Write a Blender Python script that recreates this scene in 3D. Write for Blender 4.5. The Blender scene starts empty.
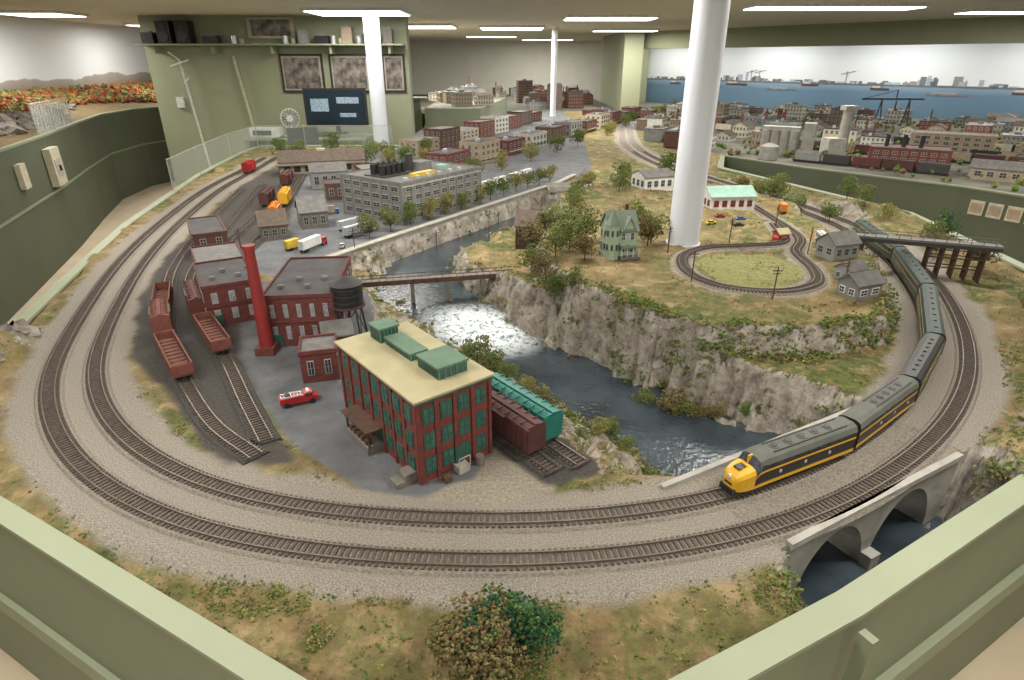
import bpy, math, random
import numpy as np
from mathutils import Matrix, Vector
random.seed(7); rng=np.random.default_rng(7)
R=math.radians
FLOOR=-0.75; CEIL=1.55
bpy.context.scene.view_settings.view_transform='Standard'
# ---------------------------------------------------------------- materials
def mat(name,col,rough=.75,col2=None,scale=25,metal=0,bump=0,emit=0,bscale=None,detail=5):
    m=bpy.data.materials.new(name); m.use_nodes=True
    nt=m.node_tree; b=nt.nodes['Principled BSDF']
    b.inputs['Base Color'].default_value=(*col,1); b.inputs['Roughness'].default_value=rough
    b.inputs['Metallic'].default_value=metal
    tc=nt.nodes.new('ShaderNodeTexCoord')
    if col2 is None: col2=tuple(c*.78 for c in col)
    n=nt.nodes.new('ShaderNodeTexNoise'); n.inputs['Scale'].default_value=scale; n.inputs['Detail'].default_value=detail
    nt.links.new(tc.outputs['Object'],n.inputs['Vector'])
    r=nt.nodes.new('ShaderNodeValToRGB'); r.color_ramp.elements[0].position=.35; r.color_ramp.elements[1].position=.65
    r.color_ramp.elements[0].color=(*col2,1); r.color_ramp.elements[1].color=(*col,1)
    nt.links.new(n.outputs['Fac'],r.inputs['Fac']); nt.links.new(r.outputs['Color'],b.inputs['Base Color'])
    if bump:
        n2=nt.nodes.new('ShaderNodeTexNoise'); n2.inputs['Scale'].default_value=bscale or scale*2; n2.inputs['Detail'].default_value=6
        nt.links.new(tc.outputs['Object'],n2.inputs['Vector'])
        bp=nt.nodes.new('ShaderNodeBump'); bp.inputs['Strength'].default_value=bump; bp.inputs['Distance'].default_value=.01
        nt.links.new(n2.outputs['Fac'],bp.inputs['Height']); nt.links.new(bp.outputs['Normal'],b.inputs['Normal'])
    if emit:
        b.inputs['Emission Color'].default_value=(*col,1); b.inputs['Emission Strength'].default_value=emit
    return m
M={}
def dm(k,*a,**kw): M[k]=mat(k,*a,**kw)
dm('sage_wall',(.285,.305,.20),.8,(.27,.29,.19),3)
dm('sage_fascia',(.205,.23,.15),.6,(.19,.215,.14),4)
dm('sage_dark',(.08,.094,.058),.7,(.07,.083,.05),3)
dm('sage_ledge',(.265,.295,.20),.55,(.245,.275,.185),4)
dm('white_wall',(.70,.69,.62),.85,(.66,.65,.58),3)
dm('ceiling_cream',(.66,.62,.50),.9,(.63,.59,.47),3)
dm('floor_beige',(.58,.49,.36),.5,(.52,.43,.31),4)
dm('white_paint',(.70,.73,.80),.4,(.67,.70,.77),3)
dm('brick_red',(.165,.038,.030),.85,(.11,.024,.019),60,bump=.3)
dm('brick_dark',(.13,.034,.028),.85,(.085,.022,.02),50,bump=.3)
dm('brick_brown',(.13,.06,.042),.85,(.09,.042,.03),50)
dm('chimney_red',(.24,.022,.02),.6,(.18,.018,.016),30)
dm('roof_black',(.035,.032,.036),.8,(.06,.055,.057),14)
dm('roof_tan',(.40,.355,.215),.8,(.34,.30,.18),12)
dm('roof_brown',(.11,.08,.06),.85,(.07,.05,.04),40)
dm('roof_gray',(.16,.155,.15),.8,(.11,.105,.10),25)
dm('roof_teal',(.28,.45,.38),.6)
dm('concrete',(.37,.36,.325),.85,(.27,.26,.235),14,bump=.3)
dm('concrete_gray',(.19,.19,.18),.85,(.15,.15,.145),20)
dm('trim_green',(.03,.09,.065),.6)
dm('trim_roofmon',(.10,.18,.12),.7)
dm('glass_green',(.04,.13,.10),.2,(.025,.07,.06),60)
dm('glass_dark',(.03,.035,.045),.2,(.05,.06,.07),60)
dm('glass_light',(.28,.31,.34),.3,(.13,.15,.18),60)
dm('stone_trim',(.38,.355,.30),.8)
dm('cream',(.50,.46,.35),.8); dm('white',(.68,.68,.66),.6)
dm('house_green',(.33,.42,.31),.7,(.29,.37,.27)); dm('house_roof',(.18,.22,.17),.8)
dm('wood_brown',(.10,.055,.035),.85,(.06,.032,.022),40)
dm('wood_gray',(.18,.16,.14),.85,(.12,.11,.10),40)
dm('black',(.018,.018,.02),.45); dm('dark_metal',(.045,.043,.042),.6)
dm('loco_black',(.018,.020,.020),.35); dm('loco_yellow',(.62,.34,.02),.4,(.58,.31,.02)); dm('loco_roof',(.10,.105,.09),.75)
dm('coach_green',(.012,.036,.028),.3,(.010,.03,.023)); dm('coach_roof',(.014,.034,.028),.5,(.011,.027,.022)); dm('coach_black',(.018,.02,.021),.45)
dm('car_brown',(.12,.035,.025),.7,(.09,.028,.02)); dm('car_rust',(.18,.06,.04),.8,(.12,.04,.028),40); dm('car_teal',(.012,.15,.12),.5,(.010,.12,.10))
dm('car_darkbrown',(.08,.027,.025),.7)
dm('rail_steel',(.20,.165,.14),.45,metal=.5); dm('tie_wood',(.095,.075,.06),.9,(.055,.044,.037),80)
dm('ballast',(.31,.275,.23),.95,(.18,.158,.13),160,bump=.8)
dm('yard_cinder',(.065,.06,.055),.95,(.04,.036,.034),120,bump=.6)
dm('red_paint',(.42,.02,.02),.35); dm('orange_paint',(.60,.19,.02),.4); dm('yellow_paint',(.65,.44,.05),.4); dm('blue_paint',(.05,.14,.35),.4)
dm('silver',(.55,.57,.6),.3,metal=.4)
dm('bark',(.08,.06,.045),.9)
dm('leaf_green',(.11,.175,.03),.9,(.048,.085,.016),30); dm('leaf_olive',(.17,.18,.045),.9,(.09,.10,.026),30)
dm('leaf_brown',(.18,.125,.05),.9,(.10,.07,.03),30); dm('leaf_deep',(.022,.10,.035),.85,(.010,.045,.018),30)
dm('leaf_yellow',(.30,.26,.08),.9,(.18,.16,.05),30); dm('leaf_orange',(.42,.12,.02),.9,(.25,.07,.02),15); dm('leaf_red',(.25,.045,.02),.9,(.16,.04,.02),15)
dm('rock',(.27,.245,.215),.95,(.13,.115,.10),9,bump=.8,bscale=25)
dm('fixture_white',(.8,.8,.78),.5)
dm('light_diffuser',(1,.98,.92),.5,(1,.98,.92),emit=4)
dm('screen_blue',(.008,.015,.022),.2,(.012,.022,.032),2,emit=.5); dm('screen_text',(.25,.33,.38),.3,(.02,.04,.055),60,emit=.6)
dm('photo_print',(.26,.225,.19),.5,(.05,.042,.038),12)
dm('frame_black',(.03,.02,.018),.5)
dm('city_tan',(.34,.27,.19),.85); dm('city_red',(.165,.05,.04),.85); dm('city_gray',(.27,.28,.275),.85); dm('city_brown',(.13,.09,.068),.85)
dm('city_white',(.50,.49,.45),.85); dm('city_ground',(.17,.16,.13),.9,(.09,.09,.07),4)
dm('paint_sky_blue',(.38,.44,.52),.9); dm('paint_shore',(.16,.19,.21),.9,(.10,.12,.14),9); dm('paint_hull',(.10,.06,.06),.9)
# ---------------------------------------------------------------- mesh builder
class MB:
    def __init__(s): s.v=[];s.f=[];s.m=[];s.mats=[];s.T=Matrix.Identity(4)
    def mi(s,m):
        if isinstance(m,str): m=M[m]
        if m not in s.mats: s.mats.append(m)
        return s.mats.index(m)
    def add(s,vs,fs,m):
        o=len(s.v); T=s.T
        s.v.extend([tuple(T@Vector(v)) for v in vs])
        s.f.extend([tuple(i+o for i in f) for f in fs])
        if isinstance(m,list): s.m.extend([s.mi(k) for k in m])
        else:
            k=s.mi(m); s.m.extend([k]*len(fs))
    def box(s,x0,x1,y0,y1,z0,z1,m):
        s.add([(x0,y0,z0),(x1,y0,z0),(x1,y1,z0),(x0,y1,z0),(x0,y0,z1),(x1,y0,z1),(x1,y1,z1),(x0,y1,z1)],
          [(0,3,2,1),(4,5,6,7),(0,1,5,4),(1,2,6,5),(2,3,7,6),(3,0,4,7)],m)
    def cb(s,x,y,z,sx,sy,sz,m): s.box(x-sx/2,x+sx/2,y-sy/2,y+sy/2,z,z+sz,m)
    def cyl(s,x,y,z0,z1,r,m,r2=None,n=14):
        if r2 is None: r2=r
        vs=[(x+r*math.cos(2*math.pi*i/n),y+r*math.sin(2*math.pi*i/n),z0) for i in range(n)]
        vs+=[(x+r2*math.cos(2*math.pi*i/n),y+r2*math.sin(2*math.pi*i/n),z1) for i in range(n)]
        fs=[(i,(i+1)%n,n+(i+1)%n,n+i) for i in range(n)]+[tuple(range(n-1,-1,-1)),tuple(range(n,2*n))]
        s.add(vs,fs,m)
    def tube(s,p,q,r,m,n=6):
        p=Vector(p);q=Vector(q);d=q-p
        if d.length<1e-6: return
        old=s.T; s.T=old@Matrix.Translation(p)@d.to_track_quat('Z','Y').to_matrix().to_4x4()
        s.cyl(0,0,0,d.length,r,m,n=n); s.T=old
    def wheel(s,x,y,z,r,t,m): s.tube((x,y-t/2,z),(x,y+t/2,z),r,m,n=10)
    def prism(s,pts,z0,z1,m,mtop=None):
        n=len(pts)
        vs=[(p[0],p[1],z0) for p in pts]+[(p[0],p[1],z1) for p in pts]
        fs=[(i,(i+1)%n,n+(i+1)%n,n+i) for i in range(n)]+[tuple(range(n-1,-1,-1)),tuple(range(n,2*n))]
        s.add(vs,fs,[m]*(n+1)+[mtop or m])
    def extr(s,prof,x0,x1,m):
        n=len(prof)
        vs=[(x0,p[0],p[1]) for p in prof]+[(x1,p[0],p[1]) for p in prof]
        fs=[(i,(i+1)%n,n+(i+1)%n,n+i) for i in range(n)]+[tuple(range(n-1,-1,-1)),tuple(range(n,2*n))]
        s.add(vs,fs,m)
    def gable(s,x0,x1,y0,y1,z,h,m,ov=.008,gm=None):
        ym=(y0+y1)/2
        if gm: s.extr([(y0,z),(y1,z),(ym,z+h)],x0,x1,gm)
        t=.006
        for a,b in ((y0,-ov),(y1,ov)):
            sl=h/(abs(a-ym)); ya=a+b; za=z-sl*ov
            s.extr([(ya,za),(ym,z+h),(ym,z+h+t),(ya,za+t)],x0-ov,x1+ov,m)
    def sweep(s,pts,prof,mats,closed=True):
        n=len(prof); P=np.array(pts); t=np.gradient(P[:,:2],axis=0); t/=np.linalg.norm(t,axis=1)[:,None]+1e-9
        vs=[]
        for (x,y,z),(tx,ty) in zip(P,t):
            for o,dz in prof: vs.append((x-ty*o,y+tx*o,z+dz))
        fs=[];ms=[]
        for i in range(len(P)-1):
            for j in range(n if closed else n-1):
                k=(j+1)%n; fs.append((i*n+j,i*n+k,(i+1)*n+k,(i+1)*n+j)); ms.append(mats[j] if isinstance(mats,list) else mats)
        if closed:
            fs+= [tuple(range(n)),tuple(range(len(P)*n-1,len(P)*n-n-1,-1))]; e=mats[0] if isinstance(mats,list) else mats; ms+=[e,e]
        s.add(vs,fs,ms)
    def build(s,name,loc=(0,0,0),rot=0,smooth=False,parent=None):
        me=bpy.data.meshes.new(name); me.from_pydata(s.v,[],s.f)
        for m in s.mats: me.materials.append(m)
        me.polygons.foreach_set('material_index',s.m)
        if smooth: me.polygons.foreach_set('use_smooth',[True]*len(me.polygons))
        me.update()
        o=bpy.data.objects.new(name,me); bpy.context.scene.collection.objects.link(o)
        o.location=loc; o.rotation_euler=(0,0,rot)
        if parent: o.parent=parent
        return o
def inst(o,loc,rot=0,sc=1):
    n=o.copy(); bpy.context.scene.collection.objects.link(n); n.location=loc; n.rotation_euler=(0,0,rot)
    n.scale=(sc,)*3 if not hasattr(sc,'__len__') else sc
    return n
# ---------------------------------------------------------------- paths
def catmull(P,n=10):
    P=np.array(P,float); Q=np.vstack([2*P[0]-P[1],P,2*P[-1]-P[-2]]); out=[]
    for i in range(1,len(Q)-2):
        p0,p1,p2,p3=Q[i-1:i+3]
        for t in np.linspace(0,1,n,endpoint=False):
            out.append(.5*((2*p1)+(-p0+p2)*t+(2*p0-5*p1+4*p2-p3)*t*t+(-p0+3*p1-3*p2+p3)*t**3))
    out.append(P[-1]); return np.array(out)
def resample(P,step):
    d=np.r_[0,np.cumsum(np.linalg.norm(np.diff(P[:,:2],axis=0),axis=1))]
    s=np.arange(0,d[-1],step); return np.stack([np.interp(s,d,P[:,k]) for k in range(P.shape[1])],1)
def offset(P,o):
    t=np.gradient(P,axis=0); t/=np.linalg.norm(t,axis=1)[:,None]
    return P+np.stack([-t[:,1],t[:,0]],1)*o
def smooth(P,k=9,it=3):
    for _ in range(it):
        Q=np.vstack([np.repeat(P[:1],k//2,0),P,np.repeat(P[-1:],k//2,0)])
        P2=np.stack([np.convolve(Q[:,j],np.ones(k)/k,'valid') for j in range(P.shape[1])],1)
        P2[0]=P[0];P2[-1]=P[-1];P=P2
    return P
OUT=[(-2.78,7.0),(-2.68,6.1),(-2.60,5.18),(-2.36,3.98),(-2.12,3.11),(-1.854,2.40),(-1.62,1.87),(-1.42,1.58),(-1.19,1.346),(-.947,1.183),(-.724,1.085),(-.474,1.023),(-.246,.996),(-.026,.988),(.194,1.0),(.425,1.04),(.69,1.125),(.966,1.275),(1.29,1.52),(1.62,1.89),(1.90,2.36),(2.11,2.87),(2.24,3.4),(2.28,4.0),(2.13,4.8),(1.85,5.7),(1.62,6.8),(1.6,8.2),(1.85,10),(2.2,12.5)]
outer=smooth(resample(catmull(OUT),.03),9,4)
inner=resample(smooth(offset(outer,.128),9,2),.03)
LOOP=catmull([(1.62,4.6),(1.63,3.9),(1.60,3.3),(1.46,3.0),(1.42,2.72),(1.34,2.52),(1.15,2.42),(.93,2.47),(.82,2.66),(.86,2.92),(1.02,3.08),(1.25,3.12),(1.48,3.2),(1.58,3.6)],8)
YB=catmull([(-2.30,5.2),(-2.05,4.0),(-1.80,3.1),(-1.60,2.62),(-1.36,2.15),(-1.11,1.80),(-.90,1.54),(-.70,1.37)],8)
YC=catmull([(-2.2,5.4),(-1.92,4.1),(-1.66,3.0),(-1.46,2.6),(-1.27,2.28),(-1.04,1.96),(-.86,1.68),(-.70,1.44)],8)
YD=catmull([(-2.0,5.9),(-1.72,4.6),(-1.58,3.9),(-1.52,3.3)],8)
YE=catmull([(-2.1,6.2),(-1.9,4.9),(-1.78,4.1),(-1.7,3.5)],8)
L1=np.array([-.63,.777])
def ln(p,a,b): return np.array([np.array(p)+L1*t for t in np.linspace(a,b,12)])
D1=ln((.005,1.445),-.17,.62); D2=ln((.068,1.490),-.19,.62)
RIV=catmull([(.16,5.0,.10,-.12),(-.03,4.35,.12,-.12),(-.35,3.85,.14,-.12),(-.56,3.52,.15,-.12),(-.48,3.13,.14,-.12),(-.31,2.86,.13,-.13),(-.17,2.68,.14,-.17),(.05,2.48,.15,-.22),(.353,2.13,.16,-.22),(.58,1.86,.18,-.22),(.72,1.67,.21,-.22),(.85,1.45,.24,-.22),(.93,1.24,.28,-.22),(1.02,.98,.30,-.22)],6)
PLAT=np.array([(.16,2.8),(.337,2.46),(.513,2.24),(.70,2.09),(.915,2.04),(1.17,2.03),(1.44,2.16),(1.68,2.45),(1.84,2.9),(1.93,3.4),(1.92,4.1),(1.70,4.9),(1.4,5.5),(.9,5.4),(.5,4.7),(.28,4.0),(.14,3.3)])
PAVE1=np.array([(-1.1,2.15),(-.92,1.82),(-.72,1.55),(-.50,1.32),(-.36,1.24),(-.23,1.215),(-.1,1.28),(-.05,1.40),(-.35,1.75),(-.55,2.0),(-.56,2.3),(-.68,2.7),(-.95,2.95),(-1.3,2.8)])
PAD=np.array([(-.22,1.2),(-.05,1.17),(.10,1.24),(.12,1.38),(-.03,1.46),(-.12,1.36)])
PAVE2=np.array([(-1.55,3.05),(-.95,2.85),(-.92,3.3),(-.79,3.5),(.42,5.4),(.8,6.2),(.95,8),(1.1,14),(-1.6,14),(-2.5,7.5),(-2.35,6.4),(-1.9,5),(-1.5,3.9)])
YARD=np.array([(-1.72,2.6),(-1.42,2.02),(-1.05,1.63),(-.78,1.34),(-.60,1.36),(-.78,1.62),(-1.0,2.0),(-1.25,2.6),(-1.5,3.1),(-1.5,4),(-1.9,5.4),(-2.1,6.4),(-2.45,6.3),(-2.35,5.2),(-2.1,4.0),(-1.95,3.3)])
BO=np.array([.63,1.05]); BD=np.array([.875,.484]); BN=np.array([-.484,.875])
SIDE=[None]
def dpoly(x,y,P,closed=False,side=False):
    best=np.full(x.shape,1e9); idx=np.zeros(x.shape); sd=np.zeros(x.shape)
    n=len(P)
    for i in range(n if closed else n-1):
        a=P[i,:2]; b=P[(i+1)%n,:2]; ab=b-a; L=ab@ab+1e-12
        t=np.clip(((x-a[0])*ab[0]+(y-a[1])*ab[1])/L,0,1)
        d=np.hypot(x-a[0]-t*ab[0],y-a[1]-t*ab[1]); m=d<best
        best=np.where(m,d,best); idx=np.where(m,i+t,idx)
        if side: sd=np.where(m,ab[0]*(y-a[1])-ab[1]*(x-a[0]),sd)
    if side: SIDE[0]=sd
    return best,idx
def sdf(x,y,P):
    d,_=dpoly(x,y,P,True); ins=np.zeros(x.shape,bool); n=len(P)
    for i in range(n):
        a=P[i];b=P[(i+1)%n]
        c=((a[1]>y)!=(b[1]>y))&(x<(b[0]-a[0])*(y-a[1])/(b[1]-a[1]+1e-12)+a[0]); ins^=c
    return np.where(ins,d,-d)
def ss(t): t=np.clip(t,0,1); return t*t*(3-2*t)
HASH=rng.random((256,256))
def vn(x,y,s):
    x=x*s+100;y=y*s+100; xi=np.floor(x).astype(int);yi=np.floor(y).astype(int); fx=ss(x-xi);fy=ss(y-yi)
    g=lambda a,b:HASH[a%256,b%256]
    return (g(xi,yi)*(1-fx)+g(xi+1,yi)*fx)*(1-fy)+(g(xi,yi+1)*(1-fx)+g(xi+1,yi+1)*fx)*fy-.5
outer_s=outer[::3]; inner_s=inner[::3]; RS=RIV[::2]
def info(x,y):
    x=np.atleast_1d(np.asarray(x,float));y=np.atleast_1d(np.asarray(y,float))
    do,_=dpoly(x,y,outer_s); di,_=dpoly(x,y,inner_s); dt=np.minimum(do,di)
    dr,ix=dpoly(x,y,RS,side=True); w=np.interp(ix,range(len(RS)),RS[:,2]); lv=np.interp(ix,range(len(RS)),RS[:,3])
    sp=sdf(x,y,PLAT); pv=np.maximum(sdf(x,y,PAVE1),sdf(x,y,PAVE2)); yd=sdf(x,y,YARD); pad=sdf(x,y,PAD)
    return x,y,dt,dr-w,lv,sp,pv,yd,pad
def height(x,y,full=False):
    x,y,dt,dr,lv,sp,pv,yd,pad=I=info(x,y); town=(SIDE[0]<0)&(y<3.3)&(y>1.3)
    n1=vn(x,y,3.1);n2=vn(x,y,9);n3=vn(x,y,26);n4=vn(x,y,55)
    rough=ss((dt-.07)/.12)*(1-ss((pv+.03)/.04))*(1-ss((yd+.03)/.04))*(1-ss((pad+.05)/.05))
    near=ss((9-y)/1.5)
    z=rough*near*(n1*.03+n2*.022+n3*.010)
    dyard=np.minimum(dpoly(x,y,D1)[0],dpoly(x,y,D2)[0]); z=z*ss((dyard-.05)/.06)
    for gx,gy,gr,gh in [(2.25,2.2,.22,.07),(1.75,1.62,.12,.06),(2.3,3.2,.2,.05),(-1.92,2.05,.11,.09),(2.35,4.3,.4,.10),(-.9,.98,.16,-.02),(1.45,1.42,.10,.05)]:
        z=z+gh*np.exp(-((x-gx)**2+(y-gy)**2)/gr**2)*ss((dt-.06)/.1)
    z=z-ss((.95-y)/.3)*.03
    e=sp+n2*.07+n3*.035
    z=z+.1*ss((e+.035)/.08)*ss((dt-.08)/.08)
    bw=.10+.05*n1+ .06*ss(-sp/.2)
    rr=dr+n2*.06+n3*.05+n4*.03
    c=np.where(town,np.clip((rr+.01)/.42,0,1),ss((rr+.0)/bw))
    cr=(x+.79)*.843-(y-3.5)*.537
    wallside=(cr<0.0)&(y>3.35)
    c=np.where(wallside,1,c)
    inb=((x-BO[0])*BD[0]+(y-BO[1])*BD[1]); pn=((x-BO[0])*BN[0]+(y-BO[1])*BN[1])
    onb=(inb>-.02)&(inb<.72)
    tm=(dt<.085)&(~onb)
    behind=(pn>-.01)&(pn<.28)&(inb<=-.02)&(inb>-.35)
    flat=np.maximum(ss((pv+.04)/.04),ss((.09-dyard)/.04)); c=np.maximum(c,flat)
    c=np.where(tm|behind,1,c)
    z=z*c+(lv-.05)*(1-c)+np.where((c>.05)&(c<.97),(n3*.045+n4*.035)*np.where(town,.35,1),0)*(1-np.where(tm,1,0))
    z=np.where(tm,np.minimum(z,.0),z)
    dl=dpoly(x,y,LOOP)[0]; z=np.where((dl<.05)&(sp>0),.1,z)
    if full: return z,I
    return z
def gz(x,y): return float(height(x,y)[0])
LY=[.60,.718,1.18,1.60,1.66,2.1,2.3,3.1,3.98,5.9,7.5,7.9,8.0,14]; LX=[-.18,-.395,-1.26,-2.05,-2.12,-2.05,-2.03,-2.29,-2.56,-2.98,-3.2,-3.2,-1.45,-1.45]
RY=[.60,.718,.893,1.281,1.8,2.3,3.0,4.3,5.2,6.3,7.2,14]; RX=[.08,.317,.67,1.345,2.25,2.55,2.68,2.82,2.5,2.1,2.4,2.6]
xl=lambda y:np.interp(y,LY,LX); xr=lambda y:np.interp(y,RY,RX)
rows=[];y=.60
while y<14:
    rows.append(y); y+=.011+.006*max(0,y-2.4)
rows=np.array(rows+[.718,.893,1.281,1.6,7.9,7.99]); rows=np.unique(rows); NC=360
U=np.linspace(0,1,NC); GX=xl(rows)[:,None]*(1-U)+xr(rows)[:,None]*U; GY=np.repeat(rows[:,None],NC,1)
Z,I=height(GX.ravel(),GY.ravel(),True)
_,_,dt,dr,lv,sp,pv,yd,pad=I
vs=np.stack([GX.ravel(),GY.ravel(),Z],1)
nr=len(rows); a=(np.arange(nr-1)[:,None]*NC+np.arange(NC-1)[None]).ravel()
fs=np.stack([a,a+1,a+NC+1,a+NC],1)
me=bpy.data.meshes.new('model_terrain'); me.from_pydata(vs.tolist(),[],fs.tolist())
me.polygons.foreach_set('use_smooth',[True]*len(me.polygons))
def setattrs(me,n,arr):
    at=me.color_attributes.new(n,'FLOAT_COLOR','POINT'); at.data.foreach_set('color',arr.astype(np.float32).ravel())
nn=vn(GX.ravel(),GY.ravel(),8)*.06+vn(GX.ravel(),GY.ravel(),30)*.03
fx,fy=GX.ravel(),GY.ravel()
grav=1-ss((dt-.09+nn*.6)/.035)
pave=ss((pv+nn*.3)/.015+.5); yard=ss((yd+nn*.4)/.03+.5)
dD=np.minimum(dpoly(fx,fy,D1)[0],dpoly(fx,fy,D2)[0]); yard=np.maximum(yard,(1-ss((dD-.045)/.02)))
padm=np.maximum(ss((pad+nn*.3)/.02+.5), (1-ss((dpoly(fx,fy,LOOP)[0]-.045)/.02)))
green=np.clip(.66+vn(fx,fy,2.2)*1.3+ss((.1-np.abs(sp))/.1)*.35+ss((.12-dr)/.12)*.3,0,1)
lawn=((sdf(fx,fy,np.array([(.95,2.55),(1.15,2.48),(1.32,2.6),(1.38,2.8),(1.3,3.0),(1.08,3.0),(.92,2.86)]))>-.02)*1.)
setattrs(me,'zoneA',np.stack([pave,green,grav,np.ones_like(pave)],1))
setattrs(me,'zoneB',np.stack([yard,padm,lawn,np.ones_like(pave)],1))
tm=bpy.data.materials.new('scenic_ground'); tm.use_nodes=True; nt=tm.node_tree; N=nt.nodes; Lk=nt.links; bs=N['Principled BSDF']; bs.inputs['Roughness'].default_value=.95
tc=N.new('ShaderNodeTexCoord')
def noise(s,d=5,rough=.5):
    n=N.new('ShaderNodeTexNoise'); n.inputs['Scale'].default_value=s;n.inputs['Detail'].default_value=d; n.inputs['Roughness'].default_value=rough; Lk.new(tc.outputs['Object'],n.inputs['Vector']); return n.outputs['Fac']
def ramp(f,stops):
    r=N.new('ShaderNodeValToRGB'); el=r.color_ramp.elements
    while len(el)<len(stops): el.new(.5)
    for e,(p,c) in zip(el,stops): e.position=p; e.color=(*c,1) if len(c)==3 else c
    Lk.new(f,r.inputs['Fac']); return r.outputs['Color']
def mix(f,a_,b_):
    m=N.new('ShaderNodeMix'); m.data_type='RGBA'; Lk.new(f,m.inputs[0]); Lk.new(a_,m.inputs[6]); Lk.new(b_,m.inputs[7]); return m.outputs[2]
def math_(op,a_,b_=None):
    m=N.new('ShaderNodeMath'); m.operation=op; m.use_clamp=True
    for i,v in enumerate((a_,b_)):
        if v is None: continue
        if isinstance(v,(int,float)): m.inputs[i].default_value=v
        else: Lk.new(v,m.inputs[i])
    return m.outputs[0]
def attr(n):
    at=N.new('ShaderNodeAttribute'); at.attribute_name=n; s=N.new('ShaderNodeSeparateColor'); Lk.new(at.outputs['Color'],s.inputs[0]); return s.outputs
A_=attr('zoneA');B_=attr('zoneB')
dirt=ramp(noise(8,10,.72),[(.3,(.09,.058,.026)),(.48,(.225,.155,.07)),(.68,(.40,.31,.165))])
grn=ramp(noise(40,6,.6),[(.35,(.042,.058,.013)),(.6,(.11,.128,.028)),(.8,(.20,.195,.055))])
gf=math_('MULTIPLY',ramp(noise(9,12,.78),[(.44,(0,0,0)),(.52,(1,1,1))]),A_[1])
c=mix(gf,dirt,grn)
lawnc=ramp(noise(60,4),[(.3,(.14,.16,.045)),(.7,(.28,.26,.10))]); c=mix(B_[2],c,lawnc)
gravc=ramp(noise(260,3,.7),[(.3,(.115,.10,.082)),(.5,(.25,.222,.185)),(.7,(.42,.385,.34))]); c=mix(A_[2],c,gravc)
padc=ramp(noise(120,4),[(.3,(.20,.17,.13)),(.7,(.36,.32,.26))]); c=mix(B_[1],c,padc)
pavc=ramp(noise(10,8,.6),[(.3,(.095,.10,.106)),(.7,(.16,.166,.176))]); c=mix(A_[0],c,pavc)
cin=ramp(noise(90,6,.7),[(.3,(.03,.027,.026)),(.6,(.07,.062,.055)),(.8,(.14,.115,.09))]); c=mix(B_[0],c,cin)
geo=N.new('ShaderNodeNewGeometry'); sx=N.new('ShaderNodeSeparateXYZ'); Lk.new(geo.outputs['True Normal'],sx.inputs[0])
sm=N.new('ShaderNodeMath'); sm.operation='ADD'; Lk.new(sx.outputs[2],sm.inputs[0]); 
nz=N.new('ShaderNodeMath'); nz.operation='MULTIPLY'; Lk.new(noise(14,6),nz.inputs[0]); nz.inputs[1].default_value=.35; Lk.new(nz.outputs[0],sm.inputs[1])
rk=ramp(sm.outputs[0],[(.88,(1,1,1)),(.97,(0,0,0))])
rockc=ramp(noise(13,14,.78),[(.34,(.095,.078,.062)),(.48,(.27,.24,.205)),(.64,(.46,.42,.37))])
rg=mix(ramp(noise(17,8,.7),[(.55,(0,0,0)),(.62,(1,1,1))]),rockc,grn); c=mix(rk,c,rg)
Lk.new(c,bs.inputs['Base Color'])
bp=N.new('ShaderNodeBump'); bp.inputs['Strength'].default_value=.9; bp.inputs['Distance'].default_value=.010; Lk.new(noise(70,10,.75),bp.inputs['Height']); Lk.new(bp.outputs['Normal'],bs.inputs['Normal'])
me.materials.append(tm); terr=bpy.data.objects.new('model_terrain',me); bpy.context.scene.collection.objects.link(terr)
wm=bpy.data.materials.new('river_resin'); wm.use_nodes=True; nt=wm.node_tree; N=nt.nodes; Lk=nt.links; bs=N['Principled BSDF']; tc=N.new('ShaderNodeTexCoord')
A_=attr('foam')
wc=ramp(noise(5,5),[(.3,(.018,.026,.033)),(.7,(.05,.068,.085))]); fc=ramp(noise(38,8,.75),[(.40,(.12,.18,.23)),(.52,(.85,.9,.92))])
Lk.new(mix(A_[0],wc,fc),bs.inputs['Base Color']); bs.inputs['Roughness'].default_value=.18; bs.inputs['Specular IOR Level'].default_value=.7
bp=N.new('ShaderNodeBump'); bp.inputs['Strength'].default_value=.6; bp.inputs['Distance'].default_value=.005; Lk.new(noise(45,4),bp.inputs['Height']); Lk.new(bp.outputs['Normal'],bs.inputs['Normal'])
rp=resample(RIV,.03); t=np.gradient(rp[:,:2],axis=0); t/=np.linalg.norm(t,axis=1)[:,None]
wv=[];fo=[];KW=17
for (x_,y_,w_,l_),(tx,ty) in zip(rp,t):
    for k in range(KW):
        o=(w_+.14)*(2*k/(KW-1)-1); X_=x_-ty*o; Y_=y_+tx*o
        if Y_<.514+.566*X_+.015: Y_=.514+.566*X_+.015
        wv.append((X_,Y_,l_)); fo.append(max(0,min(1,1.6-math.hypot((X_+.14)*.8,(Y_-2.66))/.17)))
wf=[(i*KW+k,i*KW+k+1,(i+1)*KW+k+1,(i+1)*KW+k) for i in range(len(rp)-1) for k in range(KW-1)]
me=bpy.data.meshes.new('river_water'); me.from_pydata(wv,[],wf); fo=np.array(fo); setattrs(me,'foam',np.stack([fo,fo,fo,fo*0+1],1)); me.materials.append(wm)
me.polygons.foreach_set('use_smooth',[True]*len(me.polygons))
bpy.context.scene.collection.objects.link(bpy.data.objects.new('river_water',me))
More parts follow.
